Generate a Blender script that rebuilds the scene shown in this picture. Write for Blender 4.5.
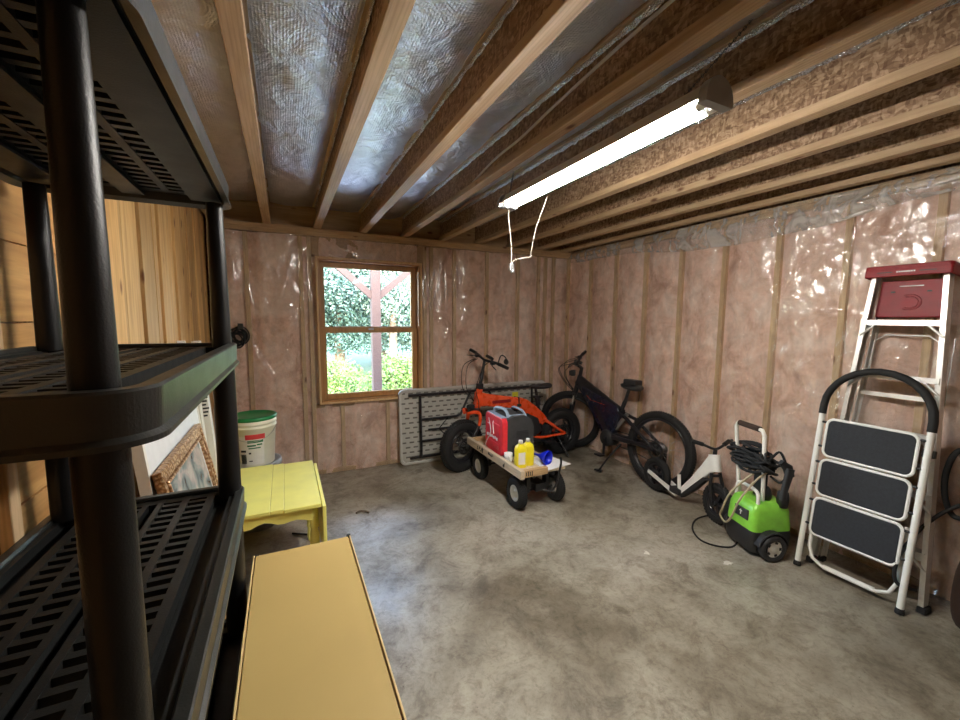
import bpy, bmesh, math, random
import numpy as np
from mathutils import Vector, Matrix, noise
R = math.radians
for o in list(bpy.data.objects): bpy.data.objects.remove(o)
SC = bpy.context.scene
COL = SC.collection

# ---------------------------------------------------------------- camera, world, light, exposure
cam_d = bpy.data.cameras.new('camera'); cam = bpy.data.objects.new('camera', cam_d); COL.objects.link(cam)
cam_d.sensor_width = 36; cam_d.lens = 405.0/960*36; cam_d.clip_start = 0.02
cam.location = (0, 0, 1.533)
cam.rotation_euler = (Matrix.Rotation(R(-25.8), 3, 'Z') @ Matrix.Rotation(R(90-5.7), 3, 'X') @ Matrix.Rotation(R(.4), 3, 'Z')).to_euler()
SC.camera = cam
SC.view_settings.view_transform = 'Standard'; SC.view_settings.look = 'None'
SC.view_settings.exposure = 0.2; SC.view_settings.gamma = 1.0
SC.view_settings.use_curve_mapping = False
SC.cycles.max_bounces = 10; SC.cycles.diffuse_bounces = 5; SC.cycles.glossy_bounces = 4
SC.cycles.transparent_max_bounces = 24; SC.cycles.transmission_bounces = 4
SC.cycles.caustics_reflective = False; SC.cycles.caustics_refractive = False
SC.cycles.sample_clamp_indirect = 4.0
SC.cycles.use_denoising = True

w = bpy.data.worlds.new('world'); SC.world = w; w.use_nodes = True
nt = w.node_tree; bg = nt.nodes['Background']
sky = nt.nodes.new('ShaderNodeTexSky'); sky.sky_type = 'NISHITA'; sky.sun_disc = False
sky.sun_elevation = R(38); sky.sun_rotation = R(200); sky.air_density = 1.3; sky.dust_density = 2.0
nt.links.new(sky.outputs[0], bg.inputs[0]); bg.inputs[1].default_value = 5.0
# daylight through the window opening: a portal that guides sampling of the sky
pl = bpy.data.lights.new('window_portal', 'AREA'); pl.shape = 'RECTANGLE'; pl.size = 1.0; pl.size_y = 1.4
pl.cycles.is_portal = True
po = bpy.data.objects.new('window_portal', pl); COL.objects.link(po)
po.location = (.797, 4.36, 1.407); po.rotation_euler = (R(-90), 0, 0)

TUBE_POWER = 240.0

# ---------------------------------------------------------------- mesh builder
class MB:
    def __init__(s): s.v=[]; s.f=[]; s.sm=[]
    def add(s, vs, fs, M=None, sm=False):
        b=len(s.v)
        for p in vs:
            p=Vector(p)
            if M is not None: p=M@p
            s.v.append(p[:])
        for f in fs: s.f.append([b+i for i in f]); s.sm.append(sm)
    def box(s, c, d, M=None, rz=0, ry=0, rx=0):
        x,y,z=[t/2 for t in d]
        vs=[(-x,-y,-z),(x,-y,-z),(x,y,-z),(-x,y,-z),(-x,-y,z),(x,-y,z),(x,y,z),(-x,y,z)]
        T=Matrix.Translation(c)@Matrix.Rotation(rz,4,'Z')@Matrix.Rotation(ry,4,'Y')@Matrix.Rotation(rx,4,'X')
        if M is not None: T=M@T
        s.add(vs,[(0,3,2,1),(4,5,6,7),(0,1,5,4),(1,2,6,5),(2,3,7,6),(3,0,4,7)],T)
        return s
    def bb(s, a, b, M=None):
        return s.box([(a[i]+b[i])/2 for i in range(3)],[abs(b[i]-a[i]) for i in range(3)],M)
    def loft(s, rings, closed=False, caps=True, sm=True, M=None):
        n=len(rings[0]); vs=[p for r in rings for p in r]; fs=[]
        m=len(rings); L=m if closed else m-1
        for i in range(L):
            a=i*n; b=((i+1)%m)*n
            for j in range(n):
                k=(j+1)%n; fs.append((a+j,a+k,b+k,b+j))
        s.add(vs,fs,M,sm)
        if caps and not closed:
            s.add(rings[0],[tuple(range(n))[::-1]],M); s.add(rings[-1],[tuple(range(n))],M)
        return s
    def tube(s, pts, r, seg=10, closed=False, M=None, smooth_path=0):
        P=[Vector(p) for p in pts]
        if smooth_path: P=crom(P,smooth_path,closed)
        n=len(P); rr=r if isinstance(r,(list,tuple)) else None
        T=[]
        for i in range(n):
            if closed: t=P[(i+1)%n]-P[i-1]
            else: t=P[min(i+1,n-1)]-P[max(i-1,0)]
            T.append(t.normalized() if t.length>1e-9 else Vector((0,0,1)))
        u=T[0].orthogonal().normalized(); rings=[]
        for i in range(n):
            u=(u-T[i]*u.dot(T[i])); u=u.normalized() if u.length>1e-6 else T[i].orthogonal().normalized()
            v=T[i].cross(u)
            if rr: q=i/(n-1)*(len(rr)-1); k=min(int(q),len(rr)-2); ra=rr[k]+(rr[k+1]-rr[k])*(q-k)
            else: ra=r
            rings.append([P[i]+u*(ra*math.cos(2*math.pi*j/seg))+v*(ra*math.sin(2*math.pi*j/seg)) for j in range(seg)])
        return s.loft(rings,closed,not closed,True,M)
    def lathe(s, prof, seg=32, M=None, closed=False, sm=True, arc=None):
        rings=[]
        for i in range(seg):
            a=2*math.pi*i/seg; rings.append([(r*math.cos(a),r*math.sin(a),z) for r,z in prof])
        n=len(prof); vs=[p for r in rings for p in r]; fs=[]
        for i in range(seg):
            a=i*n; b=((i+1)%seg)*n
            for j in range(n if closed else n-1):
                k=(j+1)%n; fs.append((a+j,b+j,b+k,a+k))
        s.add(vs,fs,M,sm)
        return s
    def prism(s, poly, z0, z1, M=None, sm=False):
        n=len(poly)
        s.add([(x,y,z0) for x,y in poly]+[(x,y,z1) for x,y in poly],
              [tuple(range(n))[::-1],tuple(range(n,2*n))]+[(i,(i+1)%n,n+(i+1)%n,n+i) for i in range(n)],M,sm)
        return s
    def beam(s, pts, M=None, seg=16, e=.55):
        # box-section bar in the local xz-plane; pts: (x, z, height, width[, y])
        rings=[]; n=len(pts)
        for i,p in enumerate(pts):
            a=pts[max(i-1,0)]; b=pts[min(i+1,n-1)]
            t=Vector((b[0]-a[0],b[1]-a[1])).normalized(); y0=p[4] if len(p)>4 else 0
            ring=[]
            for j in range(seg):
                q=2*math.pi*j/seg; cy=math.copysign(abs(math.cos(q))**e,math.cos(q))*p[3]/2; cz=math.copysign(abs(math.sin(q))**e,math.sin(q))*p[2]/2
                ring.append((p[0]-t.y*cz, y0+cy, p[1]+t.x*cz))
            rings.append(ring)
        return s.loft(rings,M=M)
    def ball(s, c, r, M=None, seg=12, sc=(1,1,1)):
        n=seg//2; prof=[(r*math.sin(math.pi*i/n),-r*math.cos(math.pi*i/n)) for i in range(n+1)]
        T=Matrix.Translation(c)@Matrix.Diagonal((sc[0],sc[1],sc[2],1))
        if M is not None: T=M@T
        return s.lathe(prof,seg,T)
    def cyl(s, a, b, r, seg=16, M=None): return s.tube([a,b],r,seg,M=M)
    def build(s, name, mat, parent=None, W=False, bevel=0, seg=2, subd=0, smooth=None):
        me=bpy.data.meshes.new(name); me.from_pydata(s.v,[],s.f)
        me.polygons.foreach_set('use_smooth',[bool(x) if smooth is None else smooth for x in s.sm])
        me.validate(); me.update()
        bm=bmesh.new(); bm.from_mesh(me); bmesh.ops.recalc_face_normals(bm,faces=bm.faces); bm.to_mesh(me); bm.free()
        me.materials.append(mat)
        o=bpy.data.objects.new(name,me); COL.objects.link(o)
        if parent is not None:
            o.parent=parent
            if W: o.location=-Vector(parent.location)
        if bevel:
            m=o.modifiers.new('bevel','BEVEL'); m.width=bevel; m.segments=seg; m.limit_method='ANGLE'; m.angle_limit=R(40)
        if subd:
            m=o.modifiers.new('sub','SUBSURF'); m.levels=subd; m.render_levels=subd
        return o
def crom(P, k, closed=False):
    n=len(P); out=[]
    rng=range(n if closed else n-1)
    for i in rng:
        if closed: a,b,c,d=P[i-1],P[i],P[(i+1)%n],P[(i+2)%n]
        else: a,b,c,d=P[max(i-1,0)],P[i],P[i+1],P[min(i+2,n-1)]
        for j in range(k):
            t=j/k
            out.append(.5*((2*b)+(c-a)*t+(2*a-5*b+4*c-d)*t*t+(3*b-a-3*c+d)*t**3))
    if not closed: out.append(P[-1])
    return out
def rrect(x0,y0,x1,y1,r,n=5):
    out=[]
    for cx,cy,a0 in ((x1-r,y1-r,0),(x0+r,y1-r,90),(x0+r,y0+r,180),(x1-r,y0+r,270)):
        for i in range(n+1):
            a=R(a0+90*i/n); out.append((cx+r*math.cos(a),cy+r*math.sin(a)))
    return out
def tag(o,label,cat,group=None,kind=None):
    o['label']=label; o['category']=cat
    if group: o['group']=group
    if kind: o['kind']=kind
    return o
def thing(name,label,cat,loc=(0,0,0),rot=(0,0,0),group=None,kind=None):
    o=bpy.data.objects.new(name,None); COL.objects.link(o); o.empty_display_size=.1
    o.location=loc; o.rotation_euler=rot
    return tag(o,label,cat,group,kind)
def struct(o): o['kind']='structure'; return o
YAX=Matrix.Rotation(R(-90),4,'X')     # local z axis -> y axis
XAX=Matrix.Rotation(R(90),4,'Y')
def TR(x,y,z): return Matrix.Translation((x,y,z))

# ---------------------------------------------------------------- materials
def newmat(name):
    m=bpy.data.materials.new(name); m.use_nodes=True
    return m, m.node_tree, m.node_tree.nodes['Principled BSDF']
def N(nt,t,**k):
    n=nt.nodes.new('ShaderNode'+t)
    for a,b in k.items():
        if a in n.inputs: n.inputs[a].default_value=b
        else: setattr(n,a,b)
    return n
def L(nt,a,b): nt.links.new(a,b)
def coords(nt,scale=(1,1,1),kind='Object',rot=(0,0,0)):
    tc=N(nt,'TexCoord'); mp=N(nt,'Mapping'); mp.inputs['Scale'].default_value=scale; mp.inputs['Rotation'].default_value=rot
    L(nt,tc.outputs[kind],mp.inputs[0]); return mp.outputs[0]
def ramp(nt,fac,stops):
    r=N(nt,'ValToRGB'); e=r.color_ramp.elements
    while len(e)<len(stops): e.new(.5)
    for i,(p,c) in enumerate(stops): e[i].position=p; e[i].color=(*c,1) if len(c)==3 else c
    L(nt,fac,r.inputs[0]); return r.outputs[0]
def mixc(nt,fac,a,b,mode='MIX'):
    n=N(nt,'Mix'); n.data_type='RGBA'; n.blend_type=mode
    for sck,v in ((0,fac),(6,a),(7,b)):
        if hasattr(v,'is_linked') or hasattr(v,'links'): L(nt,v,n.inputs[sck])
        elif sck==0: n.inputs[0].default_value=v
        else: n.inputs[sck].default_value=(*v,1)
    return n.outputs[2]
def bump(nt,h,strength,dist,bsdf=None,inp='Normal',prev=None):
    b=N(nt,'Bump'); b.inputs['Strength'].default_value=strength; b.inputs['Distance'].default_value=dist
    L(nt,h,b.inputs['Height'])
    if prev: L(nt,prev,b.inputs['Normal'])
    if bsdf: L(nt,b.outputs[0],bsdf.inputs[inp])
    return b.outputs[0]
def simple(name,c,rough=.5,metal=0,var=.12,scale=20,bmp=0,bscale=200,spec=.5,coat=0):
    m,nt,b=newmat(name)
    co=coords(nt); n=N(nt,'TexNoise',Scale=scale,Detail=4.0); L(nt,co,n.inputs['Vector'])
    hi=tuple(min(1,x*(1+var)) for x in c); lo=tuple(x*(1-var) for x in c)
    L(nt,ramp(nt,n.outputs['Fac'],[(.3,lo),(.7,hi)]),b.inputs['Base Color'])
    rr=ramp(nt,n.outputs['Fac'],[(.3,(rough*.9,)*3),(.7,(min(1,rough*1.1),)*3)]); L(nt,rr,b.inputs['Roughness'])
    b.inputs['Metallic'].default_value=metal; b.inputs['Specular IOR Level'].default_value=spec
    b.inputs['Coat Weight'].default_value=coat
    if bmp:
        n2=N(nt,'TexNoise',Scale=bscale,Detail=3.0); L(nt,co,n2.inputs['Vector']); bump(nt,n2.outputs['Fac'],bmp,.002,b)
    return m
def wood(name,c1,c2,axis=2,rough=.6,island=0.25,knots=True,gs=1.0,dark=None):
    m,nt,b=newmat(name)
    sc=[14*gs]*3; sc[axis]=1.1*gs
    co=coords(nt,tuple(sc)); geo=N(nt,'NewGeometry')
    vm=N(nt,'VectorMath'); vm.operation='MULTIPLY_ADD'
    cmb=N(nt,'CombineXYZ')
    for i in range(3): 
        mm=N(nt,'Math'); mm.operation='MULTIPLY'; mm.inputs[1].default_value=37.0+i*11; L(nt,geo.outputs['Random Per Island'],mm.inputs[0]); L(nt,mm.outputs[0],cmb.inputs[i])
    va=N(nt,'VectorMath'); va.operation='ADD'; L(nt,co,va.inputs[0]); L(nt,cmb.outputs[0],va.inputs[1])
    n1=N(nt,'TexNoise',Scale=1.0,Detail=5.0,Distortion=.8); L(nt,va.outputs[0],n1.inputs['Vector'])
    wv=N(nt,'TexWave',Scale=1.6,Distortion=3.0,Detail=2.0); wv.bands_direction='X' if axis!=0 else 'Y'; L(nt,va.outputs[0],wv.inputs['Vector'])
    col=ramp(nt,n1.outputs['Fac'],[(.3,c1),(.7,c2)])
    g=ramp(nt,wv.outputs['Fac'],[(0,(.78,.74,.7)),(.5,(1,1,1))]); col=mixc(nt,.6,col,g,'MULTIPLY')
    fine=N(nt,'TexNoise',Scale=6.0,Detail=3.0); L(nt,va.outputs[0],fine.inputs['Vector'])
    col=mixc(nt,.45,col,ramp(nt,fine.outputs['Fac'],[(.35,(.7,.66,.6)),(.6,(1,1,1))]),'MULTIPLY')
    if knots:
        s2=[5.0]*3; s2[axis]=2.2; ck=coords(nt,tuple(s2)); v2=N(nt,'VectorMath'); v2.operation='ADD'; L(nt,ck,v2.inputs[0]); L(nt,cmb.outputs[0],v2.inputs[1])
        vo=N(nt,'TexVoronoi',Scale=1.6); L(nt,v2.outputs[0],vo.inputs['Vector'])
        k=ramp(nt,vo.outputs['Distance'],[(.055,(.25,.10,.03)),(.14,(1,1,1))]); col=mixc(nt,.9,col,k,'MULTIPLY')
    if island:
        r=ramp(nt,geo.outputs['Random Per Island'],[(0,(1-island,)*3),(1,(1,1,1))]); col=mixc(nt,1,col,r,'MULTIPLY')
    L(nt,col,b.inputs['Base Color']); b.inputs['Roughness'].default_value=rough
    bump(nt,fine.outputs['Fac'],.25,.002,b)
    return m
def osb(name,c1,c2,c3):
    m,nt,b=newmat(name); geo=N(nt,'NewGeometry')
    co=coords(nt,(1,1,1)); nz=N(nt,'TexNoise',Scale=9.0,Detail=2.0); L(nt,co,nz.inputs['Vector'])
    va=N(nt,'VectorMath'); va.operation='MULTIPLY_ADD'; L(nt,nz.outputs['Color'],va.inputs[0]); va.inputs[1].default_value=(.05,.05,.05); L(nt,co,va.inputs[2])
    mp=N(nt,'Mapping'); mp.inputs['Scale'].default_value=(105,40,105); L(nt,va.outputs[0],mp.inputs[0])
    mp2=N(nt,'Mapping'); mp2.inputs['Scale'].default_value=(105,95,42); mp2.inputs['Rotation'].default_value=(.6,0,0); L(nt,va.outputs[0],mp2.inputs[0])
    v1=N(nt,'TexVoronoi',Scale=1.0); L(nt,mp.outputs[0],v1.inputs['Vector']); v2=N(nt,'TexVoronoi',Scale=1.0); L(nt,mp2.outputs[0],v2.inputs['Vector'])
    s1=N(nt,'SeparateColor'); L(nt,v1.outputs['Color'],s1.inputs[0]); s2=N(nt,'SeparateColor'); L(nt,v2.outputs['Color'],s2.inputs[0])
    mx=N(nt,'Math'); mx.operation='MULTIPLY_ADD'; L(nt,s1.outputs[0],mx.inputs[0]); mx.inputs[1].default_value=.5
    hf=N(nt,'Math'); hf.operation='MULTIPLY'; hf.inputs[1].default_value=.5; L(nt,s2.outputs[1],hf.inputs[0]); L(nt,hf.outputs[0],mx.inputs[2])
    col=ramp(nt,mx.outputs[0],[(.1,c1),(.5,c2),(.9,c3)])
    L(nt,col,b.inputs['Base Color']); b.inputs['Roughness'].default_value=.65
    bump(nt,mx.outputs[0],.35,.002,b); return m

M={}
M['plank']=wood('plank_wood',(.66,.36,.12),(.92,.60,.26),2,island=.42)
M['board']=wood('board_wood',(.60,.30,.09),(.80,.46,.17),1,island=.2)
M['lumber_y']=wood('lumber_along',(.50,.33,.18),(.72,.53,.33),1,island=.15)
M['lumber_x']=wood('lumber_across',(.52,.33,.17),(.72,.50,.28),0,island=.15)
M['lumber_z']=wood('lumber_upright',(.62,.42,.23),(.82,.60,.36),2,island=.15)
M['window_wood']=wood('window_wood',(.46,.23,.08),(.62,.34,.13),2,knots=False,island=.1,rough=.4)
M['window_trim']=wood('window_trim',(.66,.42,.20),(.80,.56,.30),2,knots=False,island=.1,rough=.4)
M['osb']=osb('strand_board',(.17,.09,.045),(.34,.21,.12),(.56,.39,.25))
M['wagon_wood']=wood('wagon_wood',(.66,.52,.36),(.90,.78,.60),1,gs=2)
M['wagon_wood_x']=wood('wagon_wood_end',(.60,.38,.18),(.80,.55,.30),0,gs=2)
M['black_plastic']=simple('black_plastic',(.007,.0075,.0085),.36,var=.2,bmp=.2,bscale=350,spec=.38)
M['panel_plastic']=simple('panel_plastic',(.012,.013,.013),.45,var=.2,bmp=.2,bscale=350,spec=.4)
M['deck_plastic']=simple('deck_plastic',(.016,.018,.017),.36,var=.15,bmp=.2,bscale=300,spec=.7)
M['rubber']=simple('rubber',(.016,.016,.017),.72,var=.25,scale=40,bmp=.5,bscale=180,spec=.35)
M['black_metal']=simple('black_metal',(.014,.014,.018),.30,var=.15,spec=.6)
M['satin_black']=simple('satin_black',(.022,.022,.024),.5,var=.15)
M['navy']=simple('navy_black',(.010,.012,.030),.28,var=.15,spec=.6)
M['steel']=simple('steel',(.45,.45,.46),.35,metal=.9,var=.1)
M['disc']=simple('brake_disc_metal',(.10,.10,.10),.35,metal=.9,var=.1)
M['chrome']=simple('chrome',(.8,.8,.8),.15,metal=1,var=.05)
M['alu']=simple('aluminium',(.80,.80,.78),.38,metal=.65,var=.06,scale=60)
M['white_paint']=simple('white_paint',(.90,.90,.87),.32,var=.04,coat=.3)
M['cream']=simple('cream_panel',(.82,.80,.74),.55,var=.04)
M['canvas']=simple('canvas',(.80,.82,.84),.7,var=.04,bmp=.3,bscale=500)
M['red_plastic']=simple('red_plastic',(.26,.008,.014),.45,var=.12,bmp=.1,spec=.35)
M['gen_red']=simple('generator_red',(.80,.035,.055),.38,var=.12)
M['orange']=simple('orange_paint',(.86,.085,.018),.28,var=.1,coat=.6)
M['green']=simple('green_plastic',(.28,.72,.07),.35,var=.1,spec=.6)
M['dk_green']=simple('lid_green',(.01,.20,.06),.35,var=.15)
M['mat_tread']=simple('rubber_tread',(.030,.033,.040),.75,var=.2,scale=80,bmp=.8,bscale=260,spec=.3)
M['bucket_white']=simple('bucket_white',(.80,.79,.66),.45,var=.04)
M['bucket_grey']=simple('bucket_grey',(.35,.36,.38),.5,var=.1)
M['yellow_paint']=simple('yellow_paint',(.93,.88,.24),.42,var=.06,scale=8)
M['yellow_bottle']=simple('yellow_bottle',(.92,.78,.02),.35,var=.05)
M['blue']=simple('blue_plastic',(.005,.02,.62),.35,var=.1)
M['paper']=simple('paper_white',(.85,.85,.86),.7,var=.04)
M['kraft']=simple('kraft_board',(.52,.375,.14),.42,var=.05,scale=3,spec=.5)
M['kraft_edge']=simple('kraft_edge',(.72,.53,.24),.5,var=.06)
M['blue_grey']=simple('blue_grey_plastic',(.34,.42,.55),.4,var=.08)
M['dark_grey']=simple('dark_grey_plastic',(.045,.047,.05),.45,var=.15)
M['label_red']=simple('label_red',(.62,.04,.05),.5); M['label_green']=simple('label_green',(.02,.16,.06),.5)
M['label_black']=simple('label_black',(.02,.02,.02),.5)
M['cord_white']=simple('cord_white',(.42,.38,.32),.5)
M['beige_hose']=simple('beige_hose',(.50,.42,.28),.5)
M['yellow_label']=simple('yellow_label',(.85,.80,.05),.5)
M['brown']=simple('brown_cloth',(.035,.018,.012),.85,var=.3,scale=12,bmp=.6,bscale=60)
M['post_paint']=simple('porch_timber',(.032,.016,.013),.7,var=.1)
M['lens']=simple('lens_white',(.8,.8,.75),.3)
M['staple']=M['steel']

# concrete
m,nt,b=newmat('concrete'); M['concrete']=m
co=coords(nt)
n1=N(nt,'TexNoise',Scale=.9,Detail=7.0,Roughness=.62,Distortion=.4); L(nt,co,n1.inputs['Vector'])
n2=N(nt,'TexNoise',Scale=4.2,Detail=10.0,Roughness=.78,Distortion=.5); L(nt,co,n2.inputs['Vector'])
n3=N(nt,'TexNoise',Scale=42.0,Detail=6.0,Roughness=.8); L(nt,co,n3.inputs['Vector'])
col=ramp(nt,n1.outputs['Fac'],[(.36,(.165,.140,.100)),(.46,(.31,.283,.225)),(.60,(.46,.43,.365))])
col=mixc(nt,.75,col,ramp(nt,n2.outputs['Fac'],[(.38,(.40,.36,.30)),(.47,(.80,.78,.74)),(.55,(1.0,1.0,1.0))]),'MULTIPLY')
col=mixc(nt,.5,col,ramp(nt,n3.outputs['Fac'],[(.32,(.42,.39,.35)),(.5,(1,1,1))]),'MULTIPLY')
vo=N(nt,'TexVoronoi',Scale=2.3); dv=N(nt,'VectorMath'); dv.operation='MULTIPLY_ADD'; L(nt,n2.outputs['Color'],dv.inputs[0]); dv.inputs[1].default_value=(.6,.6,.6); L(nt,co,dv.inputs[2]); L(nt,dv.outputs[0],vo.inputs['Vector'])
col=mixc(nt,.55,col,ramp(nt,vo.outputs['Distance'],[(.05,(.45,.4,.34)),(.18,(1,1,1))]),'MULTIPLY')
n4=N(nt,'TexNoise',Scale=15.0,Detail=8.0,Roughness=.75,Distortion=1.2); L(nt,co,n4.inputs['Vector']); col=mixc(nt,.6,col,ramp(nt,n4.outputs['Fac'],[(.38,(.55,.5,.43)),(.50,(1,1,1))]),'MULTIPLY')
vs=N(nt,'TexVoronoi',Scale=17.0); L(nt,co,vs.inputs['Vector'])
col=mixc(nt,.8,col,ramp(nt,vs.outputs['Distance'],[(.03,(.35,.28,.2)),(.06,(1,1,1))]),'MULTIPLY')
L(nt,col,b.inputs['Base Color'])
L(nt,ramp(nt,n2.outputs['Fac'],[(.3,(.52,)*3),(.6,(.32,)*3)]),b.inputs['Roughness']); b.inputs['Specular IOR Level'].default_value=.95
bp=bump(nt,n1.outputs['Fac'],.25,.03); bp=bump(nt,n3.outputs['Fac'],.18,.002,b,prev=bp)

# pink insulation batts
m,nt,b=newmat('pink_insulation'); M['pink']=m
co=coords(nt); n1=N(nt,'TexNoise',Scale=4.0,Detail=6.0,Roughness=.65,Distortion=.6); L(nt,co,n1.inputs['Vector'])
n2=N(nt,'TexNoise',Scale=24.0,Detail=5.0,Roughness=.7); L(nt,co,n2.inputs['Vector'])
col=ramp(nt,n1.outputs['Fac'],[(.30,(.56,.33,.25)),(.46,(.86,.60,.49)),(.64,(.98,.80,.71))])
col=mixc(nt,.5,col,ramp(nt,n2.outputs['Fac'],[(.3,(.72,.66,.6)),(.6,(1,1,1))]),'MULTIPLY')
L(nt,col,b.inputs['Base Color']); b.inputs['Roughness'].default_value=.95
bump(nt,n2.outputs['Fac'],.5,.01,b)

# clear poly sheeting
def plastic(name,milk,tint=(1,1,1),vert=True):
    m,nt,b=newmat(name); nt.nodes.remove(b)
    out=nt.nodes['Material Output']
    tr=N(nt,'BsdfTransparent'); tr.inputs[0].default_value=(.96,.955,.95,1)
    gl=N(nt,'BsdfGlossy'); gl.inputs['Roughness'].default_value=.15; gl.inputs[0].default_value=(1,1,1,1)
    df=N(nt,'BsdfDiffuse'); df.inputs[0].default_value=(*[.8*x for x in tint],1)
    co=coords(nt,(3.2,3.2,1.3)); co2=coords(nt,(9,9,4),rot=(.3,.2,.1))
    a=N(nt,'TexNoise',Scale=1.6,Detail=3.0,Distortion=1.6); L(nt,co,a.inputs['Vector'])
    rg=ramp(nt,a.outputs['Fac'],[(.40,(0,0,0)),(.5,(1,1,1)),(.60,(0,0,0))])
    c=N(nt,'TexNoise',Scale=1.2,Detail=5.0,Distortion=.9); L(nt,co2,c.inputs['Vector'])
    n=bump(nt,rg,.32,.014); n=bump(nt,c.outputs['Fac'],.42,.014,prev=n)
    g=N(nt,'NewGeometry'); dt=N(nt,'VectorMath'); dt.operation='DOT_PRODUCT'; L(nt,g.outputs['Incoming'],dt.inputs[0]); L(nt,n,dt.inputs[1])
    ab=N(nt,'Math'); ab.operation='ABSOLUTE'; L(nt,dt.outputs['Value'],ab.inputs[0])
    om=N(nt,'Math'); om.operation='SUBTRACT'; om.inputs[0].default_value=1; L(nt,ab.outputs[0],om.inputs[1])
    pw_=N(nt,'Math'); pw_.operation='POWER'; L(nt,om.outputs[0],pw_.inputs[0]); pw_.inputs[1].default_value=5
    fr=N(nt,'Math'); fr.operation='MULTIPLY_ADD'; L(nt,pw_.outputs[0],fr.inputs[0]); fr.inputs[1].default_value=.6; fr.inputs[2].default_value=.085; L(nt,n,gl.inputs['Normal'])
    ms=N(nt,'MixShader'); mk=ramp(nt,c.outputs['Fac'],[(.40,(milk*.45,)*3),(.62,(min(1,milk*2.1),)*3)]); L(nt,mk,ms.inputs[0]); L(nt,tr.outputs[0],ms.inputs[1]); L(nt,df.outputs[0],ms.inputs[2])
    ms2=N(nt,'MixShader'); L(nt,fr.outputs[0],ms2.inputs[0]); L(nt,ms.outputs[0],ms2.inputs[1]); L(nt,gl.outputs[0],ms2.inputs[2])
    L(nt,ms2.outputs[0],out.inputs[0]); return m
M['poly']=plastic('clear_poly_sheet',.085,(1,.88,.78))
M['poly_fold']=plastic('folded_poly_sheet',.27,(.9,.9,.88))
# window glass
m,nt,b=newmat('window_glass'); M['glass']=m; nt.nodes.remove(b)
tr=N(nt,'BsdfTransparent'); gl=N(nt,'BsdfGlossy'); gl.inputs['Roughness'].default_value=.02; fr=N(nt,'Fresnel',IOR=1.45); ms=N(nt,'MixShader')
L(nt,fr.outputs[0],ms.inputs[0]); L(nt,tr.outputs[0],ms.inputs[1]); L(nt,gl.outputs[0],ms.inputs[2]); L(nt,ms.outputs[0],nt.nodes['Material Output'].inputs[0])
# foil
m,nt,b=newmat('foil_bubble_wrap'); M['foil']=m
co=coords(nt); vo=N(nt,'TexVoronoi',Scale=90.0); vo.inputs['Randomness'].default_value=.15; L(nt,co,vo.inputs['Vector'])
n1=N(nt,'TexNoise',Scale=5.0,Detail=6.0,Roughness=.65,Distortion=1.0); L(nt,co,n1.inputs['Vector'])
wv=N(nt,'TexNoise',Scale=1.0,Detail=4.0); L(nt,coords(nt,(5,60,5)),wv.inputs['Vector'])
col=ramp(nt,n1.outputs['Fac'],[(.3,(.80,.80,.82)),(.7,(.97,.97,.98))]); L(nt,col,b.inputs['Base Color'])
b.inputs['Metallic'].default_value=1; b.inputs['Roughness'].default_value=.36
bp=bump(nt,n1.outputs['Fac'],.55,.05); bp=bump(nt,wv.outputs['Fac'],.25,.008,prev=bp); bump(nt,vo.outputs['Distance'],.55,.004,b,prev=bp)
m,nt,b=newmat('foil_crumpled'); M['foil_edge']=m
vo=N(nt,'TexVoronoi',Scale=130.0); L(nt,coords(nt),vo.inputs['Vector']); b.inputs['Metallic'].default_value=1; b.inputs['Base Color'].default_value=(.9,.9,.92,1); b.inputs['Roughness'].default_value=.18
bump(nt,vo.outputs['Distance'],1,.01,b)
# folding table underside: grey with pressed dashes
m,nt,b=newmat('table_underside'); M['table']=m
tc=N(nt,'TexCoord'); br=N(nt,'TexBrick'); br.offset=.5; br.inputs['Scale'].default_value=1
mp=N(nt,'Mapping'); mp.inputs['Rotation'].default_value=(R(90),0,0); L(nt,tc.outputs['Object'],mp.inputs[0]); L(nt,mp.outputs[0],br.inputs['Vector'])
br.inputs['Brick Width'].default_value=.085; br.inputs['Row Height'].default_value=.052; br.inputs['Mortar Size'].default_value=.021; br.inputs['Mortar Smooth'].default_value=.4
L(nt,ramp(nt,br.outputs['Fac'],[(0,(.17,.16,.14)),(.6,(.50,.49,.45))]),b.inputs['Base Color']); b.inputs['Roughness'].default_value=.55
bump(nt,br.outputs['Fac'],.6,.006,b)
M['table_rim']=simple('table_rim',(.58,.57,.54),.5,var=.05)
# gilt frame
m,nt,b=newmat('gilt'); M['gilt']=m
vo=N(nt,'TexVoronoi',Scale=70.0); L(nt,coords(nt),vo.inputs['Vector'])
L(nt,ramp(nt,vo.outputs['Distance'],[(.1,(.85,.62,.38)),(.6,(.36,.18,.08))]),b.inputs['Base Color']); b.inputs['Metallic'].default_value=.6; b.inputs['Roughness'].default_value=.35
bump(nt,vo.outputs['Distance'],1,.006,b)
# picture
m,nt,b=newmat('picture_print'); M['picture']=m
n1=N(nt,'TexNoise',Scale=9.0,Detail=5.0,Distortion=.8); L(nt,coords(nt),n1.inputs['Vector'])
L(nt,ramp(nt,n1.outputs['Fac'],[(.3,(.05,.08,.10)),(.48,(.30,.36,.36)),(.6,(.52,.47,.44)),(.75,(.68,.66,.62))]),b.inputs['Base Color']); b.inputs['Roughness'].default_value=.15
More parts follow.
